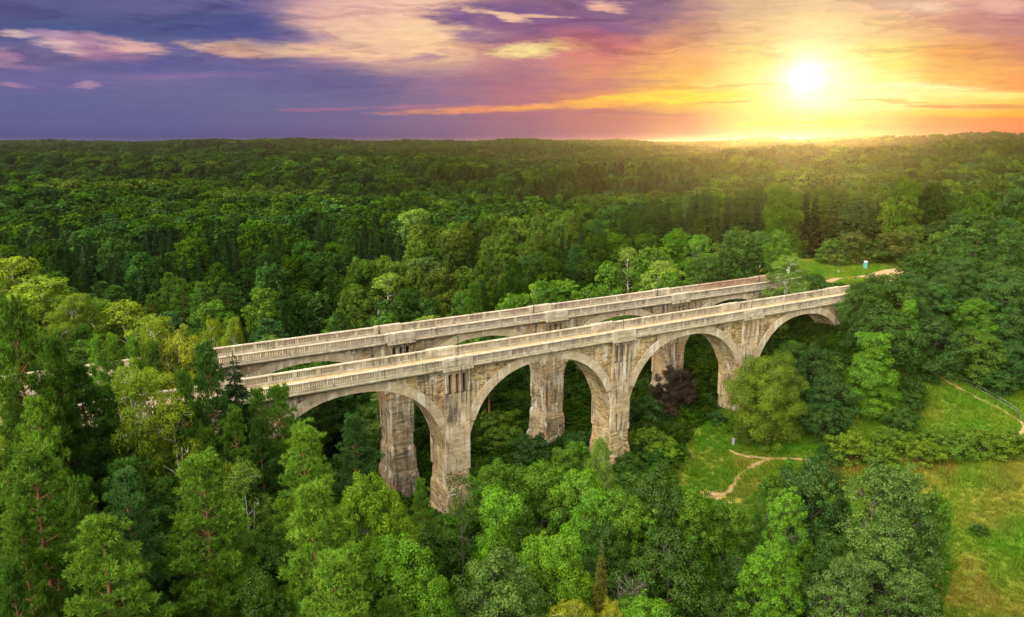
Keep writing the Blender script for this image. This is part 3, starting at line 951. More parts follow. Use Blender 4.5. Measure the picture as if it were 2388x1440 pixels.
def at_height(pts, z):
    return np.array([np.interp(z, pts[:, 2], pts[:, 0]), np.interp(z, pts[:, 2], pts[:, 1]), z])

def limb(mb, rg, a, b, r0, r1, sag=.0, sides=5):
    t = np.linspace(0, 1, 5)[:, None]
    p = a * (1 - t) + b * t
    L = np.linalg.norm(b - a)
    p[1:-1] += rg.normal(0, .04 * L, (3, 3))
    p[:, 2] += sag * L * np.sin(np.linspace(0, np.pi, 5))
    mb.tube(p, np.linspace(r0, r1, 5), sides, False)

class Proto:
    def __init__(self, trunk, crown, H, Rr):
        self.trunk, self.crown, self.H, self.R = trunk, crown, H, Rr

def broad(name, seed, H=11., Rr=3.6, zb=.14, nl=16, leaf=.16, cov=1.05, bark='bark_dark', shape='round', hang=0.0, lod=1.0, trunkshow=1.0, clump=.36, sub=19, airy=0.1, stems=1, upright=0.0, tw=1.0):
    """a broadleaf tree: overlapping lobes carry leaf clumps; hang > 0 lets the twigs weep"""
    rg = np.random.default_rng(seed)
    tb = MB()
    tp = trunk_pts(rg, H * .86, .05)
    if trunkshow:
        tb.tube(tp, np.linspace(tw * .016 * H, .003 * H, len(tp)), 7, False)
        for s in range(stems - 1):
            q = trunk_pts(rg, H * rg.uniform(.7, .85), .06)
            a = rg.uniform(0, 6.28)
            q[:, :2] += np.array([math.cos(a), math.sin(a)]) * (np.linspace(0.1, 1, len(q)) ** 1.1 * Rr * rg.uniform(.3, .55))[:, None]
            tb.tube(q, np.linspace(tw * .011 * H, .002 * H, len(q)), 6, False)
    lobes = []
    ga = rg.uniform(0, 6.28)
    for i in range(nl):
        t = (i + .5) / nl
        if shape == 'round':
            prof = math.sqrt(max(.06, 1 - (2 * t - .86) ** 2 / 1.35))
        elif shape == 'cone':
            prof = 1.12 - t
        elif shape == 'oval':
            prof = math.sqrt(max(.05, 1 - (2 * t - .9) ** 2 / 1.25)) * .92
        elif shape == 'dense':
            prof = 1.08 - .98 * t
        else:   # column
            prof = .95 - .5 * t
        ga += 2.4 + rg.normal(0, .35)
        rl = Rr * rg.uniform(.34, .60) * (.55 + .45 * prof)
        rad = max(0.0, Rr * prof - rl) * rg.uniform(.8, 1.12)
        z = H * (zb + (1 - zb) * t)
        z = min(z, H - rl * .8)
        lobes.append((np.array([math.cos(ga) * rad, math.sin(ga) * rad, z]) + at_height(tp, min(z, H * .8)) * [1, 1, 0], rl))
    lobes.append((np.array([rg.normal(0, .14) * Rr, rg.normal(0, .14) * Rr, H - Rr * .36]), Rr * .36))
    P, Nn, T = [], [], []
    leaf_l = leaf / math.sqrt(lod)
    for (c, rl) in lobes:
        if trunkshow:
            zz = max(H * zb * .7, c[2] - .55 * rl - .3 * np.linalg.norm(c[:2]))
            limb(tb, rg, at_height(tp, min(zz, H * .8)), c, tw * .006 * H, tw * .0022 * H, .05)
        k = int(sub * (rl / (Rr * .45)) ** 1.3) + 4
        d = rg.normal(size=(k * 3, 3)); d = unit(d)
        out = unit(c * [1, 1, 0] + [0, 0, Rr * .55])
        d = d[(d @ out) > -.35][:k]
        lt = rg.normal(0, .17)
        for e in d:
            sc_ = np.array([1, 1, .82 + upright])
            cc = c + e * rl * (rg.uniform(.6, 1.05) if rg.random() < .86 else rg.uniform(1.05, 1.4)) * sc_
            cr = rl * clump * rg.uniform(.55, 1.45)
            n = max(6, int(cov * 9.5 * cr * cr / (leaf_l * leaf_l)))
            if trunkshow and lod == 1.0 and rg.random() < .3:
                limb(tb, rg, c, cc, .0028 * H, .0012 * H, 0, 3)
            v = unit(rg.normal(size=(n, 3)) + e * .75 + [0, 0, .45])
            p = cc + v * cr * (rg.uniform(.35, 1.05, n) ** .6)[:, None] * [1, 1, .72 if lod > .1 else .95]
            if airy:
                p += rg.normal(0, airy * cr, (n, 3))
            nn = unit(v * .9 + rg.normal(0, .42, (n, 3)) + [0, 0, .35])
            P.append(p); Nn.append(nn)
            T.append(np.clip(.5 + lt + rg.normal(0, .10) + rg.normal(0, .16, n), 0, 1))
            if hang:
                ns = max(2, int(n * .045))
                m = max(5, int(hang / leaf_l * 1.6))
                th = rg.uniform(0, 6.28, ns)
                rr = cr * rg.uniform(.5, 1.15, ns)
                base = cc + np.column_stack([np.cos(th) * rr, np.sin(th) * rr, rg.uniform(-.1, .4, ns) * cr])
                ln = hang * rg.uniform(.5, 1.2, ns)
                u = rg.uniform(0, 1, (ns, m))
                q = base[:, None] + np.stack([np.cos(th)[:, None] * .12 * u, np.sin(th)[:, None] * .12 * u, -u * ln[:, None]], -1)
                q = q.reshape(-1, 3) + rg.normal(0, .03, (ns * m, 3))
                P.append(q)
                Nn.append(unit(np.repeat(np.column_stack([np.cos(th), np.sin(th), np.full(ns, .35)]), m, 0) + rg.normal(0, .4, (ns * m, 3))))
                T.append(np.clip(.46 + lt + rg.normal(0, .16, ns * m), 0, 1))
    P = np.vstack(P); Nn = np.vstack(Nn); T = np.concatenate(T)
    v, f = leaf_faces(rg, P, Nn, np.full(len(P), leaf_l), .62 if not hang else .5)
    crown = mesh_np(name + '_crown', v, [f], [M['leaf']], tint=T)
    tr = tb.mesh(name + '_trunk', M[bark], True) if trunkshow else None
    return Proto(tr, crown, H, Rr)

def pine(name, seed, H=13., Rr=3.2, zb=.3, lod=1.0, width=1.0, bare=0.0):
    """scots pine: orange trunk, whorled limbs, brush-like tufts toward the limb ends"""
    rg = np.random.default_rng(seed)
    tb = MB()
    tp = trunk_pts(rg, H * .97, .035)
    tb.tube(tp, np.linspace(.0175 * H, .003 * H, len(tp)), 7, False)
    P, D, T = [], [], []
    z = H * zb
    a0 = rg.uniform(0, 6.28)
    lopside = rg.uniform(0, 6.28)
    while z < H * .985:
        t = (z / H - zb) / (1 - zb)
        prof = (1 - t) ** .72 * min(1.0, .45 + t * 2.3) + .05
        nb = int(rg.integers(4, 6)) if t < .85 else 4
        a0 += 1.1
        for b in range(nb):
            a = a0 + b * 6.283 / nb + rg.normal(0, .25)
            L = Rr * prof * rg.uniform(.62, 1.12) * (1 + .16 * math.cos(a - lopside))
            if L < .22: L = .22
            el = (.08 + .5 * t + rg.normal(0, .1))
            s = at_height(tp, min(z + rg.normal(0, .12), H * .96))
            dirh = np.array([math.cos(a), math.sin(a), 0])
            e = s + dirh * L * math.cos(el) + [0, 0, L * (math.sin(el) + .10)]
            m = s * .5 + e * .5 - [0, 0, .07 * L]
            tb.tube(np.array([s, m, e]), [.0042 * H * (.5 + .6 * prof), .003 * H * (.4 + .5 * prof), .01], 4, False)
            nc = max(2, int(L / .52))
            lt = rg.normal(0, .1)
            for c in range(nc):
                u = 1 - c / nc * (.72 if t < .75 else .95)
                w = (1 - u) * .55 * L + .1
                for side in ((-1, 1) if c else (0,)):
                    cc = s * (1 - u) + e * u + np.array([-dirh[1], dirh[0], 0]) * side * w * rg.uniform(.5, 1.1) + [0, 0, .07 * rg.normal() - .1 * (u > .2) * (1 - u)]
                    if rg.random() < bare: continue
                    cr = rg.uniform(.34, .58) * (.8 + .25 * prof)
                    ns = max(4, int(16 * lod * (cr / .45) ** 2))
                    v = unit(rg.normal(size=(ns, 3)) * [1, 1, .55] + dirh * .55 + [0, 0, .55])
                    sp = cc + v * cr * rg.uniform(.25, .85, ns)[:, None] * [1, 1, .75]
                    nbld = 9
                    sd = unit(v + [0, 0, .5])
                    ang = unit(np.repeat(sd, nbld, 0) * .95 + rg.normal(0, .55, (ns * nbld, 3)))
                    P.append(np.repeat(sp, nbld, 0) + ang * .02); D.append(ang)
                    T.append(np.clip(.5 + lt + np.repeat(rg.normal(0, .12, ns), nbld) + rg.normal(0, .08, ns * nbld), 0, 1))
        z += rg.uniform(.42, .66) * (1.0 if t < .8 else .75)
    P = np.vstack(P); D = np.vstack(D); T = np.concatenate(T)
    k = 1 / math.sqrt(lod)
    v, f = blade_faces(rg, P, D, rg.uniform(.19, .30, len(P)) * k ** .6, .05 * k ** 1.3)
    return Proto(tb.mesh(name + '_trunk', M['bark_pine'], True), mesh_np(name + '_crown', v, [f], [M['needle']], tint=T), H, Rr)

def spruce(name, seed, H=12., Rr=2.5, lod=1.0, zb=.06):
    rg = np.random.default_rng(seed)
    tb = MB()
    tp = trunk_pts(rg, H, .012)
    tb.tube(tp, np.linspace(.015 * H, .002 * H, len(tp)), 6, False)
    P, D, T, Ls = [], [], [], []
    z = H * zb
    while z < H * .985:
        t = z / H
        nb = 6 if t < .9 else 4
        a0 = rg.uniform(0, 6.28)
        for b in range(nb):
            a = a0 + b * 6.283 / nb + rg.normal(0, .2)
            L = max(.10, Rr * 1.12 * (1 - t) ** 1.05 * rg.uniform(.72, 1.12))
            s = at_height(tp, min(z + rg.normal(0, .16), H * .985))
            dh = np.array([math.cos(a), math.sin(a), 0]); sd = np.array([-dh[1], dh[0], 0])
            n = max(10, int(L * 90 * lod))
            u = rg.uniform(.08, 1, n)
            droop = -.34 * L * u + .20 * L * u * u
            wid = (.42 * L * (1 - u) + .10) * rg.uniform(-1, 1, n)
            p = s + dh * (u * L)[:, None] + sd * wid[:, None] + np.column_stack([0*u, 0*u, droop + rg.normal(0, .03, n)])
            d = unit(dh * .7 + sd * (np.sign(wid) * .55)[:, None] + np.column_stack([0*u, 0*u, rg.uniform(-.75, .1, n)]))
            P.append(p); D.append(d); Ls.append(np.full(n, .42) * (1.05 - .35 * u) * (.4 + .6 * min(1, L / (.5 * Rr))))
            T.append(np.clip(.42 + .2 * u + rg.normal(0, .12, n), 0, 1))
        z += rg.uniform(.26, .4) * (1 if lod == 1 else 1.25)
    P = np.vstack(P); D = np.vstack(D); T = np.concatenate(T); Ls = np.concatenate(Ls)
    k = 1 / math.sqrt(lod)
    v, f = blade_faces(rg, P, D, Ls * k ** .5, Ls * .36 * k)
    return Proto(tb.mesh(name + '_trunk', M['bark_dark'], True), mesh_np(name + '_crown', v, [f], [M['needle']], tint=T), H, Rr)

PR = {}
def mk(key, fn, n, **kw):
    PR[key] = [fn(key + '_%d' % i, 1000 + 37 * len(PR) + i * 11, **kw) for i in range(n)]
# near trees
mk('pine', pine, 4)
mk('pine_thin', pine, 2, H=13, Rr=2.0, zb=.42, bare=.12)
mk('broad', broad, 4)
mk('oval', broad, 3, shape='oval', Rr=3.0, nl=13, zb=.14)
mk('cone', broad, 2, shape='dense', Rr=3.3, nl=24, zb=.06, cov=1.4, clump=.42)
mk('birch', broad, 3, shape='oval', Rr=2.9, H=13, nl=13, zb=.26, leaf=.13, cov=.8, bark='bark_birch', hang=.75, airy=.12, stems=3, tw=.62)
mk('poplar', broad, 3, shape='oval', Rr=2.9, H=13, nl=15, zb=.1, leaf=.13, cov=1.3, bark='bark_dark', airy=.14, upright=.5, clump=.27, sub=30, stems=3, tw=.7)
mk('willow', broad, 1, shape='round', Rr=4.6, H=10, nl=19, zb=.04, leaf=.14, cov=1.1, hang=.5, clump=.34, sub=17, stems=2, airy=.16)
mk('spruce', spruce, 3)
mk('shrub', broad, 4, H=2.6, Rr=1.7, zb=.05, nl=9, leaf=.13, cov=1.3, trunkshow=1, sub=10)
mk('bush', broad, 3, H=5.5, Rr=2.7, zb=.04, nl=12, leaf=.15, cov=1.3, sub=14)
mk('rowan', broad, 1, H=9, Rr=1.8, zb=.3, nl=8, leaf=.15, cov=.5, sub=8, airy=.3, shape='oval')
# middle distance
mk('m_pine', pine, 3, lod=.3)
mk('m_broad', broad, 5, lod=.3, sub=12)
mk('m_oval', broad, 3, lod=.3, shape='oval', Rr=3.0, nl=12, zb=.14, sub=12)
mk('m_birch', broad, 2, lod=.3, shape='oval', Rr=2.9, H=13, nl=12, zb=.26, leaf=.15, cov=.9, bark='bark_birch', hang=.6, stems=2, sub=12, tw=.6)
mk('m_spruce', spruce, 3, lod=.35)
mk('m_bush', broad, 4, H=5.5, Rr=2.7, zb=.02, nl=12, leaf=.16, cov=1.3, lod=.32, sub=12)
mk('m_shrub', broad, 3, H=2.6, Rr=1.7, zb=.02, nl=8, leaf=.16, cov=1.3, lod=.4, sub=9)

TONE = {'hedge': (.100, .165, .011), 'maple': (.078, .172, .009),  # leaf base colours
 'pine': (.068, .146, .014), 'pine_light': (.105, .215, .019), 'pine_dark': (.044, .104, .014), 'pine_blue': (.042, .110, .026),
 'green': (.062, .142, .008), 'bright': (.085, .195, .009), 'yellow': (.135, .235, .010), 'gold': (.21, .245, .016), 'dark': (.034, .082, .008),
 'silver': (.068, .128, .022), 'bluegreen': (.034, .088, .015), 'birch': (.145, .215, .012), 'birch_pale': (.115, .19, .024), 'spruce': (.018, .046, .011),
 'spruce_olive': (.075, .085, .010), 'rust': (.045, .028, .016), 'olive': (.070, .128, .010), 'willow': (.100, .150, .010), 'brown_green': (.06, .078, .010)}
KIND = {  # species -> name, category, near prototypes, middle prototypes
 'pine': ('pine_tree', 'pine', 'pine', 'm_pine'), 'pine_thin': ('pine_tree', 'pine', 'pine_thin', 'm_pine'), 'broad': ('broadleaf_tree', 'tree', 'broad', 'm_broad'),
 'oval': ('broadleaf_tree', 'tree', 'oval', 'm_oval'), 'cone': ('broadleaf_tree', 'tree', 'cone', 'm_oval'), 'birch': ('birch_tree', 'birch', 'birch', 'm_birch'),
 'poplar': ('poplar_tree', 'tree', 'poplar', 'm_oval'), 'willow': ('willow_tree', 'willow', 'willow', 'm_broad'), 'spruce': ('spruce_tree', 'spruce', 'spruce', 'm_spruce'),
 'shrub': ('shrub', 'shrub', 'shrub', 'm_shrub'), 'rowan': ('rowan_tree', 'tree', 'rowan', 'm_oval')}
_cnt = {}
def plant(sp, tone, x, y, h, r, label, group, near=True, rot=None):
    """one tree: an Empty at its foot, a trunk and a crown under it"""
    nm, cat, pn, pm = KIND[sp]
    if sp in ('broad', 'oval') and h < 2.35 * r:
        pn, pm = 'bush', 'm_bush'
    key = pn if near else pm
    i = _cnt.get(key, 0); _cnt[key] = i + 1
    p = PR[key][i % len(PR[key])]
    rr = random.Random(int(x * 131 + y * 977 + i * 7))
    z = float(gz(x, y)) - .1
    t = empty(nm, (x, y, z), rot if rot is not None else rr.uniform(0, 6.28))
    s = r / p.R
    t.scale = (s, s * rr.uniform(.94, 1.06), h / p.H)
    c = TONE[tone]
    j = rr.uniform(.86, 1.14); g = rr.uniform(.92, 1.08)
    o = link('crown' if nm != 'shrub' else 'foliage', p.crown, t)
    o.color = (c[0] * j * g, c[1] * j, c[2] * j / g, 1)
    if p.trunk is not None:
        link('trunk' if nm != 'shrub' else 'stems', p.trunk, t)
    tag(t, label, cat, group)
    return t
# ------------------------------------------------------------------ every tree and shrub one can tell apart
# kind, leaf tone, x, y, height, crown radius, near model, group, label
GROUPS = ['foreground trees below the viaducts', 'trees on the left bank in front of the viaducts', 'trees on the right bank', 'trees behind the viaducts', 'shrubs along the meadow']
TREES = [
 ('pine', 'pine_dark', -13.0, -26.6, 12.0, 1.18, 1, 0, 'dark pine cut off by the bottom left corner'),
 ('pine', 'pine_light', -10.1, -24.2, 12.5, 2.92, 1, 0, 'wide bushy pine at lower left with blunt brush-like top'),
 ('pine', 'pine', -11.0, -22.5, 7.9, 0.84, 1, 0, 'small pine tip at the bottom edge, left of its twin'),
 ('pine', 'pine', -10.1, -22.5, 8.0, 0.76, 1, 0, 'small pine tip at the bottom edge, right of its twin'),
 ('pine', 'pine', -12.2, -19.3, 13.0, 2.88, 1, 1, 'big broad pine by the left edge with yellow-tinged shelves'),
 ('pine', 'pine_light', -12.1, -15.0, 13.5, 2.01, 1, 1, 'light green pine hiding the left end of the nearer balustrade'),
 ('pine_thin', 'pine_blue', -8.7, -20.3, 12.5, 1.49, 1, 1, 'bluish narrow pine with bare brown lower trunk below the yellow birch'),
 ('pine', 'pine_light', -5.4, -20.5, 13.5, 2.91, 1, 0, 'tall yellow-green pine with orange trunk left of centre foreground'),
 ('birch', 'birch_pale', -5.0, -2.5, 1.7, 1.36, 1, 0, 'thin birch with white stems behind the orange-trunked pine'),
 ('pine', 'pine', -12.9, -22.3, 12.0, 1.33, 1, 1, 'mid green pine by the left edge above the corner pine'),
 ('pine', 'pine', -10.5, -20.6, 12.0, 1.64, 1, 1, 'mid green pine between the broad edge pine and bluish pine'),
 ('birch', 'birch', -7.5, -8.4, 14.1, 2.44, 1, 1, 'yellow-topped birch with pale forked stems left of the nearer balustrade'),
 ('birch', 'birch', -5.4, -9.0, 13.2, 2.24, 1, 1, 'lower yellow birch hanging over the nearer balustrade end'),
 ('pine', 'pine_dark', -9.9, -9.1, 14.2, 2.46, 1, 1, 'dark dense pine left of the yellow forked birch'),
 ('pine', 'pine', -8.9, -9.0, 12.9, 1.64, 1, 1, 'mid green pine wedged against the yellow forked birch'),
 ('pine', 'pine', -12.5, -12.4, 18.3, 2.06, 1, 1, 'tall pine on the left edge rising beside the yellow birches'),
 ('pine', 'pine', -11.2, -10.2, 15.7, 1.99, 1, 1, 'bushy pine left of centre bank, below the long yellow birch crown'),
 ('birch', 'birch', -16.9, 72.9, 16.0, 4.35, 0, 1, 'tallest yellow birch at the left edge'),
 ('birch', 'birch', -12.8, 61.4, 15.0, 4.94, 0, 1, 'rounded yellow birch second from the left edge'),
 ('birch', 'birch', -9.4, 55.4, 14.0, 3.95, 1, 1, 'yellow birch with dark lower curtain, third from left edge'),
 ('birch', 'birch', -3.4, 55.3, 13.5, 4.37, 0, 1, 'weeping yellow birch behind the twin small pines'),
 ('birch', 'birch', -0.8, 51.4, 13.0, 4.02, 0, 1, 'yellow birch sloping down toward the white-stemmed birch'),
 ('birch', 'gold', -3.0, 7.0, 15.1, 2.59, 1, 1, 'golden birch with clear white stems beside the far balustrade end'),
 ('pine', 'pine_light', -7.6, 6.9, 13.1, 1.58, 1, 1, 'left one of two small pines in front of yellow birches'),
 ('pine', 'pine_light', -6.0, 6.4, 13.3, 1.51, 1, 1, 'right one of two small pines in front of yellow birches'),
 ('pine', 'pine_dark', -2.9, -7.4, 17.0, 2.33, 1, 1, 'slender tall pine with bare stem crossing both balustrades'),
 ('spruce', 'spruce', -1.0, -6.4, 16.2, 4.29, 1, 1, 'dark pointed spruce standing over the nearer balustrade'),
 ('pine_thin', 'pine', 1.6, -7.4, 13.8, 1.75, 1, 1, 'slim pine right of the dark spruce, covering the nearer balustrade'),
 ('pine', 'pine', -1.8, -9.2, 12.9, 2.06, 1, 1, 'mid green pine directly below the pointed dark spruce'),
 ('pine', 'pine_dark', -0.3, -9.6, 12.3, 1.80, 1, 1, 'dark pine between the pointed spruce and bright pine'),
 ('pine', 'pine', -3.6, -9.5, 11.8, 1.61, 1, 1, 'mid green pine under the slender bare-stemmed pine'),
 ('pine', 'pine_light', 0.6, -16.1, 14.0, 2.84, 1, 0, 'bright green pine in front of the first visible arch'),
 ('pine', 'pine_blue', 7.1, -5.8, 10.9, 2.40, 1, 0, 'blue-green open pine framed by the first visible arch'),
 ('birch', 'birch_pale', -2.0, -11.8, 10.0, 1.85, 1, 0, 'pale small birch between two bright pines'),
 ('shrub', 'gold', -2.6, -10.7, 9.7, 0.67, 1, 0, 'small orange-yellow shrub under the dark pines'),
 ('broad', 'dark', -2.7, -19.7, 9.0, 1.69, 1, 0, 'dark round tree in the gap between the two foreground pines'),
 ('broad', 'dark', -3.8, -23.1, 9.0, 1.66, 1, 0, 'dark low tree near the bottom in the foreground gap'),
 ('pine', 'pine_light', -0.7, -23.1, 14.0, 3.06, 1, 0, 'large bright pine with left-reaching limb, lower centre left'),
 ('pine', 'pine_light', -0.8, -25.7, 12.4, 2.82, 1, 0, 'rounded bright pine on the bottom edge, lower centre left'),
 ('pine', 'pine', 1.7, -25.8, 10.0, 2.01, 1, 0, 'pine tip at the bottom edge below the yellow-green tree'),
 ('broad', 'yellow', 2.9, -18.7, 11.5, 1.96, 1, 0, 'yellow-green round tree just below the first arch pine'),
 ('broad', 'yellow', 4.4, -19.3, 11.0, 1.86, 1, 0, 'yellow-green tree at the foot of the farther pier'),
 ('pine', 'pine_light', 9.5, -12.8, 9.2, 1.41, 1, 0, 'thin light pine against the foot of the nearest pier'),
 ('broad', 'bright', 3.6, -23.3, 11.0, 2.50, 1, 0, 'yellow-green clumpy tree in the lower centre'),
 ('broad', 'bright', 4.5, -24.7, 10.0, 1.92, 1, 0, 'bright leafy tree at bottom below the clumpy yellow-green tree'),
 ('rowan', 'dark', 11.0, -15.8, 11.0, 1.57, 1, 0, 'dark thin-leaved tree in front of the nearest pier base'),
 ('cone', 'bright', 11.9, -19.2, 11.5, 2.31, 1, 0, 'bright egg-shaped tree right of the nearest pier'),
 ('broad', 'green', 16.4, -10.4, 11.0, 2.81, 1, 0, 'soft green tree behind the bright egg-shaped tree'),
 ('broad', 'silver', 8.7, -25.3, 11.0, 2.70, 1, 0, 'pale silvery-leaved tree at bottom centre'),
 ('broad', 'bright', 13.4, -23.3, 10.4, 2.46, 1, 0, 'light green tree right of the silvery tree at bottom centre'),
 ('broad', 'green', 19.7, -12.5, 11.0, 3.31, 1, 0, 'wide mid green tree below the middle visible arch'),
 ('broad', 'bright', 21.6, -14.9, 11.0, 3.08, 1, 0, 'light green rounded tree below the middle pier, left side'),
 ('oval', 'bright', 19.8, -19.2, 11.0, 2.53, 1, 0, 'bright yellow-green tree in front of the wide mid green tree'),
 ('birch', 'birch_pale', 25.2, -12.9, 11.9, 1.54, 1, 0, 'thin pale birch at the foot of the middle pier'),
 ('broad', 'green', 26.2, -7.0, 9.0, 2.64, 1, 0, 'green tree at the foot of the far pier in the middle arch'),
 ('broad', 'dark', 25.0, -19.4, 12.0, 2.96, 1, 0, 'dark dense tree beside the grassy clearing, left of bare patch'),
 ('broad', 'green', 26.5, -21.1, 11.0, 2.94, 1, 0, 'deep green tree just in front of the sandy bare patch'),
 ('broad', 'green', 21.4, -21.0, 11.0, 2.65, 1, 0, 'mid green tree left of the dark dense clearing tree'),
 ('broad', 'dark', 20.0, -26.3, 11.0, 3.04, 1, 0, 'big dark tree above the small yellow spruce at bottom'),
 ('broad', 'dark', 19.1, -21.6, 9.5, 2.14, 1, 0, 'dark tree directly behind the yellow-tipped spruce'),
 ('spruce', 'spruce_olive', 15.4, -25.5, 11.5, 1.59, 1, 0, 'yellow-tipped spruce at bottom centre right'),
 ('spruce', 'spruce_olive', 20.1, -27.0, 9.0, 1.25, 1, 0, 'smaller orange-tipped spruce right of the bare grey shrub'),
 ('broad', 'bright', 17.2, -27.6, 8.5, 2.41, 1, 0, 'vivid green bush-like tree at the bottom edge right of centre'),
 ('birch', 'gold', 12.9, -26.3, 8.5, 1.60, 1, 0, 'golden-tinted sapling at the bottom edge, left of another'),
 ('birch', 'gold', 15.2, -26.6, 8.0, 1.39, 1, 0, 'golden-tinted sapling at the bottom edge, right of another'),
 ('oval', 'green', 33.7, -22.7, 11.0, 1.94, 1, 0, 'green tree beside the winding path, left of the silver-dark maple'),
 ('oval', 'green', 29.4, -22.2, 10.0, 2.20, 1, 0, 'low green tree under the sandy bare patch'),
 ('cone', 'bright', 47.4, -13.7, 4.0, 1.24, 1, 0, 'small bright upright tree beside the path fork'),
 ('broad', 'bluegreen', 35.9, -24.9, 12.0, 3.33, 1, 0, 'dark blue-green maple with silvery highlights below the path'),
 ('poplar', 'bright', 31.6, -26.1, 11.5, 1.95, 1, 0, 'light upright tree left in front of the silver-dark maple'),
 ('poplar', 'bright', 25.1, -30.2, 11.0, 2.35, 1, 0, 'light green tree with tall shoots at lower right'),
 ('broad', 'dark', 25.6, -27.6, 9.0, 2.36, 1, 0, 'deep shaded tree left of the tall light shoots'),
 ('broad', 'dark', 32.3, -29.7, 9.4, 2.29, 1, 0, 'deep shaded tree between light shoots and the poplar group'),
 ('poplar', 'silver', 35.0, -29.8, 13.5, 3.18, 1, 0, 'grey-green poplar, left one of the tall group at lower right'),
 ('poplar', 'silver', 37.1, -31.0, 13.5, 2.89, 1, 0, 'grey-green poplar, right one of the tall group at lower right'),
 ('poplar', 'silver', 32.6, -33.1, 12.4, 3.08, 1, 0, 'grey-green poplar with visible pale stem in front of its group'),
 ('poplar', 'silver', 27.4, -33.9, 11.5, 2.63, 1, 0, 'grey-green poplar at the bottom edge, left front of its group'),
 ('poplar', 'silver', 30.5, -35.6, 11.0, 2.40, 1, 0, 'grey-green poplar at the bottom edge, right front of its group'),
 ('poplar', 'green', 39.9, -31.5, 11.5, 1.64, 1, 0, 'narrow green poplar edging the open meadow'),
 ('broad', 'dark', 27.5, -30.9, 7.9, 2.29, 1, 0, 'dark undergrowth tree at bottom edge below tall light shoots'),
 ('broad', 'dark', 22.2, -29.0, 8.0, 2.23, 1, 0, 'dark undergrowth tree at bottom edge right of orange-tipped spruce'),
 ('pine', 'pine', -4.6, -8.5, 14.9, 1.73, 1, 1, 'mid green pine between the yellow forked birch and slender bare-stemmed pine'),
 ('pine', 'pine', 0.1, -7.2, 13.5, 1.52, 1, 1, 'green pine filling the gap right of the pointed dark spruce'),
 ('pine', 'pine', -11.3, -10.1, 13.6, 1.78, 1, 1, 'green pine in front of the nearer balustrade end, left of dark dense pine'),
 ('birch', 'birch', -13.2, -11.8, 14.0, 1.00, 1, 1, 'small yellow birch by the left edge in front of the nearer balustrade end'),
 ('pine', 'pine_light', -8.7, 6.3, 12.4, 1.30, 1, 3, 'light pine before the yellow birches, leftmost of the small ones'),
 ('pine', 'pine', -4.8, 6.1, 13.4, 1.60, 1, 3, 'green pine before the yellow birches, right of the two small pines'),
 ('pine', 'pine', -1.9, 6.9, 15.5, 1.66, 1, 3, 'green pine between golden birch and slender bare-stemmed pine'),
 ('birch', 'birch', -4.3, 7.4, 15.4, 1.89, 1, 3, 'yellow birch crown just left of the golden white-stemmed birch'),
 ('willow', 'willow', 53.8, -5.6, 9.7, 3.91, 1, 2, 'big round olive willow in front of the third visible pier'),
 ('broad', 'rust', 50.8, 5.5, 5.5, 2.80, 1, 2, 'rusty dark brown bush-tree seen through the third arch'),
 ('cone', 'maple', 66.3, -9.2, 9.2, 3.58, 1, 2, 'bright lit conical maple on the slope right of the willow'),
 ('broad', 'dark', 75.9, -3.5, 7.6, 4.34, 1, 2, 'large dark tree covering the right end of nearer viaduct'),
 ('broad', 'dark', 71.8, -3.0, 8.9, 1.81, 1, 2, 'dark tree tip just over the right end of balustrade'),
 ('broad', 'dark', 71.4, -8.0, 7.9, 3.72, 1, 2, 'dark leafy tree between the conical maple and bridge end'),
 ('cone', 'bright', 74.2, -8.0, 8.0, 2.01, 1, 2, 'fresh green narrow tree right of the large dark bridge-end tree'),
 ('broad', 'bluegreen', 63.4, -4.1, 5.9, 2.97, 1, 2, 'dark tree under the rightmost arch, right side'),
 ('broad', 'dark', 62.3, -1.9, 5.9, 2.26, 1, 2, 'dark tree deep under the rightmost arch, left side'),
 ('cone', 'green', 63.5, -0.7, 5.0, 1.54, 1, 2, 'small upright green tree right behind the olive willow'),
 ('broad', 'bluegreen', 60.5, -8.1, 6.0, 2.82, 1, 2, 'blue-green bush tree between olive willow and conical maple'),
 ('broad', 'bluegreen', 58.7, -8.3, 4.0, 2.57, 1, 2, 'low blue-green bush right beside the olive willow'),
 ('broad', 'dark', 69.6, -12.2, 3.6, 1.58, 1, 2, 'dark bush right of the conical maple'),
 ('broad', 'dark', 65.3, -14.0, 3.0, 1.61, 1, 2, 'dark low bush at the foot of the conical maple'),
 ('shrub', 'dark', 74.7, -11.2, 1.1, 1.31, 1, 2, 'dark shrub standing over the steps on the slope'),
 ('broad', 'olive', 79.9, -13.6, 6.0, 3.22, 1, 2, 'olive yellow-tinged round tree above the handrail slope'),
 ('broad', 'bluegreen', 79.2, -11.0, 3.9, 2.54, 1, 2, 'blue-green tree left of the olive round tree'),
 ('broad', 'bluegreen', 79.5, -16.2, 2.9, 2.30, 1, 2, 'blue-green bush below the olive round tree'),
 ('broad', 'bluegreen', 81.9, -16.7, 5.3, 3.17, 1, 2, 'blue-green tree at the right edge beside olive round tree'),
 ('oval', 'dark', 105.4, 1.0, 12.0, 4.69, 0, 2, 'tallest dark tree on the upper right bank with layered crown'),
 ('broad', 'dark', 93.1, -9.6, 12.0, 3.78, 1, 2, 'dark tree at the right edge beside the layered tall tree'),
 ('broad', 'bluegreen', 86.7, -12.8, 10.0, 3.84, 1, 2, 'blue-green tree at the right edge below the layered tall tree'),
 ('broad', 'dark', 88.2, -0.5, 7.0, 2.87, 0, 2, 'dark round tree right of the green lawn'),
 ('broad', 'bluegreen', 87.9, -5.7, 8.0, 3.29, 1, 2, 'blue-green tree left of the layered tall tree base'),
 ('broad', 'olive', 112.1, 10.2, 6.0, 2.78, 0, 2, 'pale olive bush tree above the round dark lawn tree'),
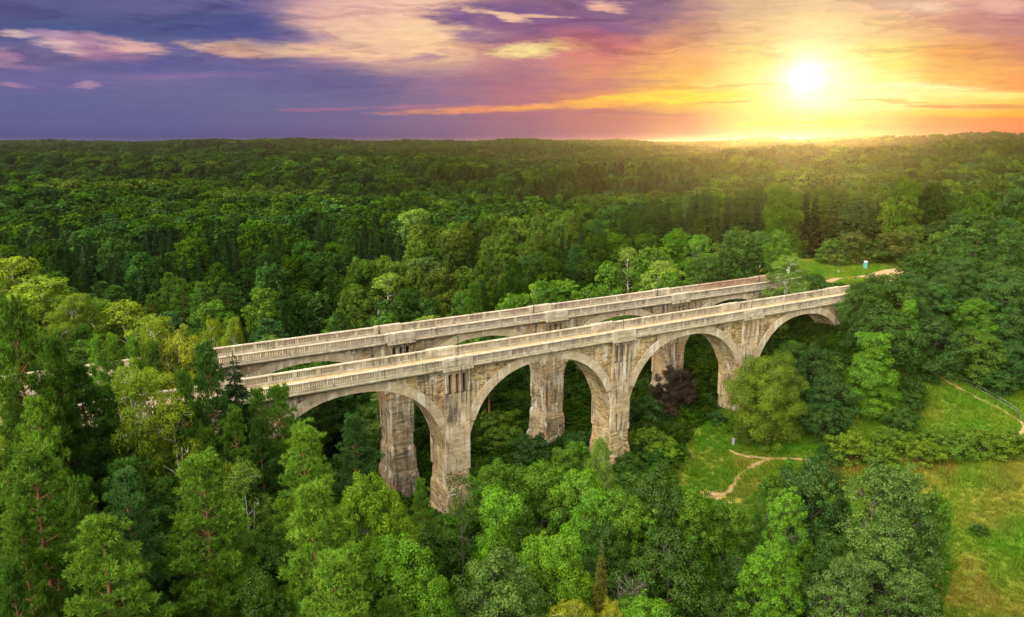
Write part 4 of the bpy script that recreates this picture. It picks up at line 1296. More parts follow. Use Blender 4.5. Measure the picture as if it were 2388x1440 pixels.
 ('broad', 'bluegreen', 80.4, -4.5, 7.0, 2.67, 1, 2, 'blue-green tree at the right end of dirt lot'),
 ('broad', 'bluegreen', 81.9, -6.4, 7.0, 2.92, 1, 2, 'silvery blue tree on slope below the round dark lawn tree'),
 ('broad', 'bluegreen', 76.1, -10.6, 6.9, 3.23, 1, 2, 'blue-green bushy tree mid slope left of olive tree'),
 ('broad', 'green', 83.4, -10.5, 7.0, 2.85, 1, 2, 'green tree mid slope above the olive round tree'),
 ('birch', 'birch_pale', 71.5, 7.3, 9.7, 3.38, 1, 2, 'weeping birch behind the right end of nearer viaduct'),
 ('broad', 'dark', 77.6, 7.6, 3.1, 2.49, 0, 2, 'dark tree between the weeping birch and the dirt lot'),
 ('broad', 'dark', 75.7, 7.2, 1.4, 1.11, 0, 2, 'dark bush behind balustrade right of the weeping birch'),
 ('broad', 'olive', 69.8, 7.4, 6.3, 1.97, 1, 2, 'olive bush over the far viaduct end left of weeping birch'),
 ('shrub', 'dark', 82.1, 7.0, 1.4, 1.20, 0, 2, 'small dark bush behind the nearer balustrade block by the lot'),
 ('broad', 'olive', 100.4, 21.3, 4.2, 2.86, 0, 2, 'olive tree behind portable cabin, left'),
 ('broad', 'brown_green', 103.2, 19.8, 5.0, 2.86, 0, 2, 'brownish tree just left behind the portable cabin'),
 ('broad', 'dark', 105.9, 18.0, 3.9, 2.86, 0, 2, 'dark tree just right behind the portable cabin'),
 ('broad', 'brown_green', 108.7, 16.5, 5.1, 3.22, 0, 2, 'brownish tree behind the lawn, left of centre'),
 ('broad', 'olive', 111.3, 15.2, 6.3, 2.86, 0, 2, 'olive tree behind the lawn at its right'),
 ('birch', 'birch', 124.4, 26.1, 9.0, 3.60, 0, 2, 'yellow birch glowing behind the lawn'),
 ('broad', 'olive', 85.3, 30.2, 6.6, 3.93, 0, 3, 'wide round olive tree above the far viaduct brown end'),
 ('broad', 'dark', 86.7, 26.1, 6.7, 2.79, 0, 3, 'dark tree between round olive tree and weeping birch'),
 ('spruce', 'spruce', 80.8, 33.2, 9.8, 2.14, 0, 3, 'dark spruce left of the wide round olive tree'),
 ('spruce', 'spruce_olive', 71.4, 73.5, 14.0, 4.88, 0, 3, 'brownish spruce rising behind the farther viaduct, centre'),
 ('birch', 'yellow', 58.3, 46.2, 9.0, 3.24, 0, 3, 'yellow-green young tree behind the far viaduct middle block, left'),
 ('oval', 'bright', 61.4, 43.2, 9.0, 3.57, 0, 3, 'light green tree behind the far viaduct middle block, right'),
 ('spruce', 'pine_dark', 43.1, 7.4, 15.1, 2.19, 1, 3, 'little dark spruce rising between the two viaducts'),
 ('birch', 'birch_pale', 38.8, 65.5, 12.0, 4.16, 0, 3, 'grey-green airy tree behind the far viaduct left block'),
 ('birch', 'silver', 54.9, 85.2, 12.0, 5.20, 0, 3, 'silvery airy tree with pale stems behind the far viaduct'),
 ('broad', 'dark', 25.0, 66.7, 10.0, 4.71, 0, 3, 'very dark round tree behind the far balustrade, left part'),
 ('pine', 'pine_blue', 16.1, 58.4, 10.0, 4.30, 0, 3, 'blue-green layered pine just behind far balustrade left end'),
 ('birch', 'birch', 4.7, 24.8, 15.3, 1.60, 1, 3, 'right one of two slim birches at the far balustrade end'),
 ('birch', 'birch', 2.9, 25.9, 15.0, 1.60, 1, 3, 'left one of two slim birches at the far balustrade end'),
 ('cone', 'bright', 27.1, 60.1, 8.0, 2.46, 0, 3, 'small bright cone tree against the very dark round tree'),
 ('spruce', 'spruce', -6.4, 105.6, 14.0, 3.65, 0, 3, 'darkest big spruce in the left valley wood'),
 ('spruce', 'spruce', -12.2, 106.6, 13.0, 2.40, 0, 3, 'dark spruce left of the biggest left valley spruce'),
 ('spruce', 'spruce', 0.6, 78.8, 12.0, 2.12, 0, 3, 'thin dark spruce above the weeping yellow birches'),
 ('birch', 'birch_pale', 67.7, 118.8, 16.0, 5.20, 0, 3, 'pale grey-green round tree in the valley wood, centre'),
 ('shrub', 'hedge', 57.5, -13.3, 2.8, 2.44, 1, 4, 'olive arching bush, leftmost in the row along the meadow'),
 ('shrub', 'olive', 61.4, -15.5, 2.5, 2.21, 1, 4, 'greener bush in back of the meadow row, second from left'),
 ('shrub', 'hedge', 57.9, -16.7, 2.2, 1.93, 1, 4, 'olive drooping bush standing alone before the meadow row'),
 ('shrub', 'hedge', 61.8, -18.5, 2.3, 2.00, 1, 4, 'widest olive bush in the middle of the meadow row'),
 ('shrub', 'olive', 65.4, -19.7, 2.7, 2.35, 1, 4, 'greener bush right of the widest meadow-row bush'),
 ('shrub', 'hedge', 68.0, -21.2, 2.5, 2.17, 1, 4, 'olive bush third from right in the meadow row'),
 ('shrub', 'hedge', 69.4, -22.9, 2.6, 2.26, 1, 4, 'rightmost olive bush of the meadow row'),
 ('shrub', 'olive', 66.0, -17.2, 2.1, 1.80, 1, 4, 'greener bush behind the widest meadow-row bush'),
 ('shrub', 'olive', 69.5, -19.2, 1.5, 1.57, 1, 4, 'round green bush behind the meadow row, upper right'),
 ('shrub', 'dark', 55.6, -12.5, 1.8, 1.55, 1, 4, 'dark round shrub beside the path behind the maple top'),
 ('shrub', 'bluegreen', 46.6, 5.7, 3.5, 2.51, 1, 4, 'blue-green bush left of the rusty bush-tree'),
 ('shrub', 'olive', 42.3, 0.7, 2.9, 2.33, 1, 4, 'olive bush at the right of the middle pier base'),
 ('shrub', 'yellow', 42.8, -1.2, 2.2, 1.84, 1, 4, 'yellow-green bush on the edge of the clearing by middle pier'),
 ('shrub', 'dark', 38.1, -1.2, 1.8, 1.56, 1, 4, 'dark bush hugging the middle pier base'),
 ('shrub', 'bluegreen', 52.2, 0.1, 1.4, 1.23, 1, 4, 'bluish bush at the foot of the third pier'),
 ('shrub', 'dark', 47.6, 1.3, 1.5, 1.21, 1, 4, 'small dark bush in the clearing below the rusty bush-tree'),
 ('shrub', 'bright', 51.8, -1.5, 0.8, 0.87, 1, 4, 'small bright bush beside the willow left edge'),
 ('shrub', 'dark', 55.2, -27.6, 0.9, 0.74, 1, 4, 'small dark bush alone in the lower meadow'),
 ('shrub', 'olive', 31.7, 13.1, 2.9, 2.98, 1, 4, 'olive bush in the middle arch, left'),
 ('shrub', 'bluegreen', 31.2, 6.6, 3.3, 2.88, 1, 4, 'bluish bush in the middle arch by the far pier base'),
 ('shrub', 'olive', 34.1, 19.1, 2.5, 2.93, 1, 4, 'olive bush deeper in the middle arch, left'),
 ('shrub', 'bluegreen', 37.2, 5.1, 2.5, 2.13, 1, 4, 'bluish bush between far pier and middle pier'),
 ('shrub', 'bluegreen', 59.3, -3.3, 3.2, 2.46, 1, 4, 'bluish bush right behind the willow crown'),
 ('pine', 'pine', 8.4, 69.8, 12.3, 3.46, 0, 3, 'green pine fourth row behind farther viaduct, over its left end'),
 ('oval', 'green', 12.1, 45.2, 10.9, 3.23, 0, 3, 'mid-green narrow tree third row behind farther viaduct, left of its first block'),
 ('birch', 'birch_pale', 19.5, 19.7, 10.0, 2.76, 1, 3, 'pale birch just behind the farther viaduct, above its first block'),
 ('broad', 'dark', 48.5, 33.2, 10.0, 3.23, 0, 3, 'dark round tree second row behind farther viaduct, above its middle block'),
 ('birch', 'birch_pale', 6.7, 39.5, 10.6, 3.88, 1, 3, 'pale birch second row behind farther viaduct, over its left end'),
 ('pine', 'pine_dark', 3.0, 46.1, 10.3, 2.85, 1, 3, 'dark pine third row behind farther viaduct, over its left end'),
 ('pine', 'pine_dark', -4.8, 83.7, 10.2, 3.52, 0, 3, 'dark pine fifth row behind farther viaduct, over the yellow birches, leftmost'),
 ('pine', 'pine', -13.1, 86.6, 12.6, 2.90, 0, 3, 'green pine fifth row behind farther viaduct, by the left edge'),
 ('oval', 'green', 51.0, 24.8, 10.4, 2.98, 0, 3, 'mid-green narrow tree just behind the farther viaduct, right of its middle block'),
 ('broad', 'dark', 2.4, 30.8, 11.9, 3.65, 1, 3, 'dark round tree just behind the farther viaduct, over its left end'),
 ('pine', 'pine_dark', 27.7, 35.2, 10.5, 3.06, 0, 3, 'dark pine second row behind farther viaduct, above its first block'),
 ('broad', 'bluegreen', 127.7, 8.7, 7.2, 2.37, 0, 2, 'blue-green round tree on the upper right bank, by the right edge, second from left'),
 ('pine', 'pine', 7.2, 55.0, 12.6, 3.41, 0, 3, 'green pine third row behind farther viaduct, over its left end'),
 ('spruce', 'spruce', 30.2, 27.2, 13.3, 2.70, 1, 3, 'dark spruce just behind the farther viaduct, right of its first block, leftmost'),
 ('broad', 'green', 37.6, -19.4, 4.8, 2.76, 1, 0, 'mid-green round tree below the nearer viaduct, left of the sandy path, second from left'),
 ('oval', 'green', -9.1, 23.0, 10.4, 3.76, 1, 3, 'mid-green narrow tree just behind the farther viaduct, over the yellow birches'),
 ('pine', 'pine', -8.9, 45.4, 12.8, 3.08, 1, 3, 'green pine third row behind farther viaduct, over the yellow birches'),
 ('broad', 'dark', -10.1, -36.2, 7.4, 2.49, 1, 0, 'dark round tree near the viewer, under the yellow birches'),
 ('broad', 'dark', -6.7, -41.8, 8.5, 2.54, 1, 0, 'dark round tree near the viewer, below the slim pines'),
 ('oval', 'dark', 33.3, -39.9, 8.7, 2.80, 1, 0, 'dark narrow tree near the viewer, toward the poplar group, third from left'),
 ('pine', 'pine_dark', -3.6, 30.3, 11.4, 3.11, 1, 3, 'dark pine just behind the farther viaduct, over the yellow birches'),
 ('broad', 'green', 9.5, -41.6, 10.2, 2.41, 1, 0, 'mid-green round tree near the viewer, left of the sandy path, third from left'),
 ('broad', 'dark', 34.6, 55.3, 10.7, 3.87, 0, 3, 'dark round tree third row behind farther viaduct, above its first block'),
 ('pine', 'pine_dark', -6.3, -35.0, 10.6, 2.49, 1, 0, 'dark pine near the viewer, below the slim pines'),
 ('broad', 'dark', 4.2, -39.2, 7.9, 2.60, 1, 0, 'dark round tree near the viewer, before the middle pier'),
 ('pine', 'pine_dark', 41.5, 21.2, 11.5, 3.29, 1, 3, 'dark pine just behind the farther viaduct, above its middle block, second from left'),
 ('birch', 'birch_pale', 42.9, 37.2, 12.2, 2.74, 0, 3, 'pale birch second row behind farther viaduct, above its middle block'),
 ('broad', 'dark', 76.2, 20.1, 10.2, 3.40, 0, 3, 'dark round tree just behind the farther viaduct, above its brown end, second from left'),
 ('oval', 'green', 12.5, -46.5, 9.7, 2.76, 1, 0, 'mid-green narrow tree near the viewer, toward the poplar group'),
 ('oval', 'green', 11.1, 25.3, 11.9, 3.20, 1, 3, 'mid-green narrow tree just behind the farther viaduct, left of its first block'),
 ('oval', 'green', -15.7, 52.4, 10.3, 3.48, 1, 3, 'mid-green narrow tree third row behind farther viaduct, by the left edge'),
 ('broad', 'green', 31.4, -16.0, 4.6, 2.50, 1, 0, 'mid-green round tree below the nearer viaduct, left of the sandy path, leftmost'),
 ('spruce', 'spruce', 27.4, 40.7, 12.3, 2.48, 0, 3, 'dark spruce second row behind farther viaduct, above its first block'),
 ('broad', 'green', 54.5, 19.5, 10.5, 2.82, 0, 3, 'mid-green round tree just behind the farther viaduct, above its third block'),
 ('broad', 'green', 45.1, 43.3, 10.4, 3.74, 0, 3, 'mid-green round tree second row behind farther viaduct, right of its first block'),
 ('birch', 'birch_pale', 38.9, 49.8, 9.9, 2.81, 0, 3, 'pale birch third row behind farther viaduct, right of its first block'),
 ('pine', 'pine_dark', 26.3, 55.1, 11.3, 3.17, 0, 3, 'dark pine third row behind farther viaduct, above its first block'),
 ('birch', 'birch_pale', 67.5, 26.5, 12.1, 3.74, 0, 3, 'pale birch just behind the farther viaduct, above its third block'),
 ('oval', 'dark', -16.1, 39.7, 12.2, 2.77, 1, 3, 'dark narrow tree second row behind farther viaduct, by the left edge'),
 ('oval', 'dark', 7.6, -51.7, 10.3, 2.57, 1, 0, 'dark narrow tree near the viewer, toward the poplar group, second from left'),
 ('broad', 'dark', 21.7, -36.0, 8.9, 2.52, 1, 0, 'dark round tree near the viewer, toward the poplar group, leftmost'),
 ('broad', 'green', 6.3, -30.2, 9.0, 2.94, 1, 0, 'mid-green round tree near the viewer, right of the nearest pier, second from left'),
 ('broad', 'dark', -2.6, 20.2, 10.6, 3.36, 1, 3, 'dark round tree just behind the farther viaduct, over the yellow birches'),
 ('broad', 'green', 118.2, 0.7, 5.4, 2.87, 0, 2, 'mid-green round tree on the right bank, beyond the right edge, leftmost'),
 ('pine', 'pine_dark', -3.4, 43.0, 12.1, 3.68, 1, 3, 'dark pine second row behind farther viaduct, over the yellow birches'),
 ('broad', 'green', 17.5, 67.5, 11.6, 3.39, 0, 3, 'mid-green round tree fourth row behind farther viaduct, left of its first block'),
 ('oval', 'green', 39.2, 31.8, 11.8, 3.69, 0, 3, 'mid-green narrow tree second row behind farther viaduct, right of its first block'),
 ('broad', 'bluegreen', 97.6, -5.7, 5.2, 2.37, 0, 2, 'blue-green round tree on the right bank, by the right edge, leftmost'),
 ('broad', 'green', 1.2, -50.0, 7.2, 2.82, 1, 0, 'mid-green round tree near the viewer, left of the sandy path, fourth from left'),
 ('broad', 'bluegreen', 34.7, 39.1, 9.8, 3.73, 0, 3, 'blue-green round tree second row behind farther viaduct, right of its first block'),
 ('spruce', 'spruce', 20.2, 50.4, 11.5, 2.38, 0, 3, 'dark spruce third row behind farther viaduct, left of its first block'),
 ('broad', 'bright', 40.8, -25.4, 6.1, 2.81, 1, 0, 'bright round tree near the viewer, toward the poplar group, second from left'),
 ('pine', 'pine_dark', 13.1, 74.2, 10.8, 3.68, 0, 3, 'dark pine fifth row behind farther viaduct, over its left end'),
 ('pine', 'pine_dark', -3.6, 73.1, 11.4, 3.67, 0, 3, 'dark pine fifth row behind farther viaduct, over the yellow birches, second from left'),
 ('broad', 'green', 3.4, -44.6, 7.2, 2.41, 1, 0, 'mid-green round tree near the viewer, left of the sandy path, leftmost'),
 ('broad', 'green', 20.1, 44.0, 11.1, 3.10, 0, 3, 'mid-green round tree second row behind farther viaduct, left of its first block, leftmost'),
 ('broad', 'green', 8.6, 61.1, 11.7, 3.48, 0, 3, 'mid-green round tree fourth row behind farther viaduct, over its left end'),
 ('oval', 'green', -10.0, 72.1, 11.8, 2.95, 0, 3, 'mid-green narrow tree fourth row behind farther viaduct, by the left edge'),
 ('pine', 'pine', 6.3, 75.1, 11.7, 2.75, 0, 3, 'green pine fifth row behind farther viaduct, over its left end'),
 ('oval', 'green', 9.2, -35.3, 9.1, 2.50, 1, 0, 'mid-green narrow tree near the viewer, before the middle pier'),
 ('broad', 'dark', 20.6, 31.3, 10.4, 2.97, 1, 3, 'dark round tree second row behind farther viaduct, above its first block'),
 ('broad', 'dark', -3.8, -46.7, 7.1, 2.82, 1, 0, 'dark round tree near the viewer, right of the nearest pier'),
 ('broad', 'bluegreen', 121.6, 13.1, 7.6, 2.69, 0, 2, 'blue-green round tree on the upper right bank, under the tallest dark tree, leftmost'),
 ('oval', 'green', 59.1, 33.2, 12.1, 2.93, 0, 3, 'mid-green narrow tree second row behind farther viaduct, right of its middle block, leftmost'),
 ('pine', 'pine', 1.0, 68.1, 11.0, 2.83, 0, 3, 'green pine fourth row behind farther viaduct, over the yellow birches'),
 ('oval', 'green', 71.8, 34.4, 12.0, 3.34, 0, 3, 'mid-green narrow tree second row behind farther viaduct, above its third block'),
 ('broad', 'green', -3.2, -31.7, 9.9, 2.69, 1, 0, 'mid-green round tree near the viewer, left of the nearest pier'),
 ('broad', 'dark', 57.6, 27.9, 10.3, 3.02, 0, 3, 'dark round tree just behind the farther viaduct, right of its middle block'),
 ('broad', 'dark', -15.2, 28.3, 11.9, 3.10, 1, 3, 'dark round tree just behind the farther viaduct, by the left edge'),
 ('oval', 'green', 63.3, 20.8, 11.0, 3.14, 0, 3, 'mid-green narrow tree just behind the farther viaduct, above its third block'),
 ('broad', 'bluegreen', 120.9, 7.4, 5.6, 2.59, 0, 2, 'blue-green round tree on the upper right bank, by the right edge, leftmost'),
 ('broad', 'green', -18.7, 47.1, 11.2, 3.47, 1, 3, 'mid-green round tree third row behind farther viaduct, past the left edge'),
 ('pine', 'pine_dark', -8.3, -16.6, 10.8, 2.97, 1, 0, 'dark pine below the nearer viaduct, under the yellow birches'),
 ('oval', 'dark', 16.0, -43.6, 9.0, 2.48, 1, 0, 'dark narrow tree near the viewer, toward the poplar group, leftmost'),
 ('broad', 'dark', 25.3, -40.5, 8.5, 2.99, 1, 0, 'dark round tree near the viewer, toward the poplar group, third from left'),
 ('oval', 'dark', 10.7, -8.4, 3.8, 3.06, 1, 0, 'dark narrow tree below the nearer viaduct, left of the nearest pier'),
 ('broad', 'bright', 21.2, -46.6, 9.1, 2.89, 1, 0, 'bright round tree near the viewer, toward the poplar group, third from left'),
 ('oval', 'dark', -7.4, 36.5, 12.1, 3.79, 1, 3, 'dark narrow tree second row behind farther viaduct, over the yellow birches'),
 ('oval', 'green', 21.5, -5.7, 6.0, 2.61, 1, 0, 'mid-green narrow tree below the nearer viaduct, right of the nearest pier'),
 ('pine', 'pine_dark', -8.2, -29.5, 10.6, 2.77, 1, 0, 'dark pine near the viewer, under the yellow birches'),
 ('broad', 'dark', 0.2, 36.8, 10.0, 3.63, 1, 3, 'dark round tree second row behind farther viaduct, over its left end'),
 ('broad', 'green', 50.2, 39.0, 11.9, 3.30, 0, 3, 'mid-green round tree second row behind farther viaduct, above its middle block, leftmost'),
 ('broad', 'green', -14.9, 20.2, 10.6, 3.15, 1, 3, 'mid-green round tree just behind the farther viaduct, by the left edge'),
 ('broad', 'bluegreen', 112.9, 1.9, 8.3, 3.24, 0, 2, 'blue-green round tree on the right bank, by the right edge, second from left'),
 ('spruce', 'spruce', 12.2, 32.1, 12.8, 2.19, 1, 3, 'dark spruce second row behind farther viaduct, left of its first block, second from left'),
 ('birch', 'birch_pale', 72.3, 40.2, 10.9, 2.80, 0, 3, 'pale birch second row behind farther viaduct, above its third block'),
 ('broad', 'bright', 3.9, -12.4, 5.6, 3.03, 1, 0, 'bright round tree below the nearer viaduct, left of the nearest pier'),
 ('broad', 'green', -6.3, 66.8, 10.8, 2.94, 0, 3, 'mid-green round tree fourth row behind farther viaduct, over the yellow birches, leftmost'),
 ('broad', 'bright', 12.1, -32.4, 9.7, 2.74, 1, 0, 'bright round tree near the viewer, before the middle pier, second from left'),
 ('pine', 'pine_dark', 22.0, 24.7, 12.2, 2.72, 1, 3, 'dark pine just behind the farther viaduct, above its first block, leftmost'),
 ('broad', 'green', -17.5, 34.7, 11.4, 2.85, 1, 3, 'mid-green round tree second row behind farther viaduct, past the left edge'),
 ('broad', 'green', 31.7, 49.1, 11.2, 3.14, 0, 3, 'mid-green round tree third row behind farther viaduct, above its first block, second from left'),
 ('broad', 'green', -19.4, 86.8, 11.3, 3.59, 0, 3, 'mid-green round tree fifth row behind farther viaduct, past the left edge'),
 ('broad', 'dark', 106.0, -6.9, 5.0, 2.44, 0, 2, 'dark round tree on the right bank, beyond the right edge, second from left'),
 ('broad', 'green', 47.7, 53.4, 10.3, 2.98, 0, 3, 'mid-green round tree third row behind farther viaduct, right of its first block'),
 ('broad', 'dark', 7.4, -15.3, 6.1, 2.46, 1, 0, 'dark round tree below the nearer viaduct, left of the nearest pier'),
 ('broad', 'bright', 30.8, -7.5, 3.4, 2.58, 1, 0, 'bright round tree below the nearer viaduct, before the middle pier'),
 ('broad', 'green', 13.5, -38.3, 7.2, 2.76, 1, 0, 'mid-green round tree near the viewer, left of the sandy path, second from left'),
 ('broad', 'dark', 16.0, -34.8, 9.6, 2.69, 1, 0, 'dark round tree near the viewer, left of the sandy path'),
 ('pine', 'pine_dark', -12.2, -32.0, 8.2, 2.73, 1, 0, 'dark pine near the viewer, at far left, leftmost'),
 ('oval', 'green', 65.8, 37.0, 12.1, 2.89, 0, 3, 'mid-green narrow tree second row behind farther viaduct, right of its middle block, second from left'),
 ('broad', 'dark', -14.2, -8.3, 10.0, 2.54, 1, 0, 'dark round tree below the nearer viaduct, at far left, leftmost'),
 ('spruce', 'spruce', 35.7, 25.5, 12.1, 2.32, 1, 3, 'dark spruce just behind the farther viaduct, right of its first block, second from left'),
 ('broad', 'dark', -21.7, 94.1, 12.1, 3.66, 0, 3, 'dark round tree fifth row behind farther viaduct, past the left edge'),
 ('broad', 'bluegreen', 2.7, 59.4, 10.8, 2.77, 0, 3, 'blue-green round tree fourth row behind farther viaduct, over its left end'),
 ('oval', 'green', 75.4, 27.3, 11.4, 2.77, 0, 3, 'mid-green narrow tree just behind the farther viaduct, above its brown end'),
 ('birch', 'birch_pale', 49.4, 19.5, 10.8, 2.82, 1, 3, 'pale birch just behind the farther viaduct, right of its middle block'),
 ('spruce', 'spruce', 6.4, 19.5, 12.3, 3.08, 1, 3, 'dark spruce just behind the farther viaduct, left of its first block'),
 ('birch', 'birch_pale', 14.6, 51.3, 10.6, 3.17, 0, 3, 'pale birch third row behind farther viaduct, left of its first block'),
 ('pine', 'pine_dark', -12.4, -41.7, 9.5, 2.78, 1, 0, 'dark pine near the viewer, at far left, second from left'),
 ('pine', 'pine_dark', -10.8, 79.9, 12.7, 2.72, 0, 3, 'dark pine fifth row behind farther viaduct, by the left edge, second from left'),
 ('broad', 'green', 19.3, 38.2, 11.0, 2.74, 0, 3, 'mid-green round tree second row behind farther viaduct, left of its first block, second from left'),
 ('broad', 'dark', 41.7, 55.4, 10.0, 2.79, 0, 3, 'dark round tree third row behind farther viaduct, right of its first block'),
 ('broad', 'bright', -3.1, -38.4, 7.4, 2.58, 1, 0, 'bright round tree near the viewer, left of the nearest pier'),
 ('broad', 'dark', 25.7, 20.3, 12.2, 2.87, 1, 3, 'dark round tree just behind the farther viaduct, right of its first block'),
 ('broad', 'green', -5.6, 61.8, 11.5, 2.86, 0, 3, 'mid-green round tree fourth row behind farther viaduct, over the yellow birches, second from left'),
 ('broad', 'green', 51.8, 45.6, 9.8, 3.23, 0, 3, 'mid-green round tree third row behind farther viaduct, above its middle block'),
 ('broad', 'green', 24.8, 48.0, 9.7, 2.75, 0, 3, 'mid-green round tree third row behind farther viaduct, above its first block, leftmost'),
 ('broad', 'dark', 94.2, -2.9, 7.2, 2.80, 0, 2, 'dark round tree on the right bank, under the tallest dark tree'),
 ('broad', 'green', 81.6, 17.2, 8.1, 2.42, 0, 2, 'mid-green round tree on the right bank, beside the viaduct end'),
 ('broad', 'bright', 6.9, -46.4, 8.9, 2.43, 1, 0, 'bright round tree near the viewer, toward the poplar group, leftmost'),
 ('broad', 'dark', 33.2, 31.9, 10.4, 2.85, 0, 3, 'dark round tree second row behind farther viaduct, right of its first block'),
 ('pine', 'pine_dark', 12.0, 20.3, 11.8, 2.87, 1, 3, 'dark pine just behind the farther viaduct, left of its first block'),
 ('broad', 'dark', -17.5, 66.4, 11.1, 2.87, 0, 3, 'dark round tree fourth row behind farther viaduct, by the left edge'),
 ('oval', 'dark', 116.5, 13.4, 6.8, 2.82, 0, 2, 'dark narrow tree on the upper right bank, below the lawn end'),
 ('broad', 'bluegreen', 80.5, 25.8, 5.2, 2.41, 0, 2, 'blue-green round tree on the upper right bank, beside the viaduct end, leftmost'),
 ('broad', 'dark', 125.5, 3.9, 5.5, 3.22, 0, 2, 'dark round tree on the upper right bank, beyond the right edge'),
 ('broad', 'bluegreen', 91.7, 29.6, 6.4, 2.69, 0, 2, 'blue-green round tree on the upper right bank, beside the viaduct end, second from left'),
 ('spruce', 'spruce', 13.3, 39.7, 12.3, 2.67, 1, 3, 'dark spruce second row behind farther viaduct, left of its first block, leftmost'),
 ('broad', 'green', 55.5, 41.2, 11.3, 2.80, 0, 3, 'mid-green round tree second row behind farther viaduct, above its middle block, second from left'),
 ('broad', 'dark', 44.9, 29.3, 10.6, 2.85, 0, 3, 'dark round tree just behind the farther viaduct, above its middle block'),
 ('pine', 'pine', 5.2, 80.3, 11.8, 2.71, 0, 3, 'green pine fifth row behind farther viaduct, over the yellow birches'),
 ('pine', 'pine_dark', 25.7, 29.9, 12.1, 2.82, 1, 3, 'dark pine just behind the farther viaduct, above its first block, second from left'),
 ('broad', 'green', 2.1, -35.2, 7.1, 3.10, 1, 0, 'mid-green round tree near the viewer, right of the nearest pier, leftmost'),
 ('oval', 'dark', 98.2, 0.3, 8.4, 2.68, 0, 2, 'dark narrow tree on the right bank, under the tallest dark tree'),
 ('broad', 'dark', 70.0, 20.4, 9.5, 3.03, 0, 3, 'dark round tree just behind the farther viaduct, above its brown end, leftmost'),
 ('broad', 'dark', 19.4, -40.7, 9.7, 2.42, 1, 0, 'dark round tree near the viewer, toward the poplar group, second from left'),
 ('pine', 'pine_dark', 33.9, 20.9, 12.9, 2.79, 1, 3, 'dark pine just behind the farther viaduct, above its middle block, leftmost'),
 ('pine', 'pine', -9.2, 30.7, 13.1, 3.23, 1, 3, 'green pine just behind the farther viaduct, by the left edge'),
 ('oval', 'green', 7.9, 48.8, 10.6, 2.86, 0, 3, 'mid-green narrow tree third row behind farther viaduct, over its left end'),
 ('oval', 'green', 1.9, -30.0, 7.1, 2.68, 1, 0, 'mid-green narrow tree near the viewer, left of the nearest pier'),
 ('oval', 'dark', 14.9, -15.3, 7.2, 2.92, 1, 0, 'dark narrow tree below the nearer viaduct, right of the nearest pier'),
 ('broad', 'green', 109.9, -4.7, 6.1, 2.62, 0, 2, 'mid-green round tree on the right bank, beyond the right edge, second from left'),
 ('broad', 'dark', -5.4, -12.8, 8.4, 2.45, 1, 0, 'dark round tree below the nearer viaduct, under the yellow birches'),
 ('oval', 'green', 28.1, -11.3, 5.5, 2.44, 1, 0, 'mid-green narrow tree below the nearer viaduct, before the middle pier'),
 ('broad', 'green', 30.0, -42.8, 7.1, 2.62, 1, 0, 'mid-green round tree near the viewer, toward the poplar group'),
 ('pine', 'pine_dark', -17.5, 80.4, 11.6, 3.58, 0, 3, 'dark pine fifth row behind farther viaduct, by the left edge, leftmost'),
 ('broad', 'green', 76.8, 37.3, 9.7, 2.91, 0, 3, 'mid-green round tree second row behind farther viaduct, above its third block'),
 ('broad', 'bright', 0.4, -41.4, 9.5, 3.04, 1, 0, 'bright round tree near the viewer, before the middle pier, leftmost'),
 ('broad', 'dark', 100.7, -9.4, 5.4, 3.07, 1, 2, 'dark round tree on the right bank, beyond the right edge, leftmost'),
 ('spruce', 'spruce', 16.6, 27.9, 12.0, 2.27, 1, 3, 'dark spruce just behind the farther viaduct, above its first block'),
 ('spruce', 'spruce', 7.6, 33.8, 12.3, 2.38, 1, 3, 'dark spruce second row behind farther viaduct, over its left end'),
 ('broad', 'bluegreen', 116.2, 6.9, 6.9, 2.49, 0, 2, 'blue-green round tree on the upper right bank, under the tallest dark tree, second from left'),
 ('broad', 'green', 16.3, -4.6, 3.3, 2.49, 1, 0, 'mid-green round tree below the nearer viaduct, right of the nearest pier'),
 ('pine', 'pine_dark', 37.3, 44.3, 11.6, 2.87, 0, 3, 'dark pine second row behind farther viaduct, right of its first block'),
 ('broad', 'dark', -11.3, -4.7, 8.3, 3.09, 1, 0, 'dark round tree below the nearer viaduct, at far left, second from left'),
]
for (sp, tone, x, y, h, r, nr, gi, lab) in TREES:
    plant(sp, tone, x, y, h, r, lab, GROUPS[gi], bool(nr))
# ------------------------------------------------------------------ woods that read as one mass, undergrowth and meadow grass
def stuff_leaf(name, trans=.25, var=.35):
    m, N, out = new_mat(name)
    at = N.n('ShaderNodeAttribute', attribute_name='tint')
    ic = N.n('ShaderNodeAttribute', attribute_name='tone', attribute_type='INSTANCER')
    k = N.ramp(at.outputs['Fac'], [(0, (1-var, 1-var*.85, 1-var*.9)), (.5, (1, 1, 1)), (1, (1+var*1.25, 1+var*1.05, 1+var*.4))])
    col = N.mix(1.0, ic.outputs['Color'], k, 'MULTIPLY')
    d = N.n('ShaderNodeBsdfDiffuse'); N.l(col, d.inputs[0])
    t = N.n('ShaderNodeBsdfTranslucent'); N.l(N.mix(1.0, col, (1.35, 1.35, .55, 1), 'MULTIPLY'), t.inputs[0])
    s = N.n('ShaderNodeMixShader'); s.inputs[0].default_value = trans
    N.l(d.outputs[0], s.inputs[1]); N.l(t.outputs[0], s.inputs[2])
    N.l(s.outputs[0], out.inputs[0])
    return m
M['stuff_leaf'] = stuff_leaf('distant_leaves')
mk('f_broad', broad, 4, lod=.055, sub=7, trunkshow=0, clump=.5, nl=11)
mk('f_oval', broad, 2, shape='oval', Rr=3.0, nl=11, zb=.12, lod=.055, sub=8, trunkshow=0)
mk('f_pine', pine, 2, lod=.1)
mk('f_spruce', spruce, 3, lod=.14)

def with_mat(me, mat):
    c = me.copy(); c.materials.clear(); c.materials.append(mat); return c

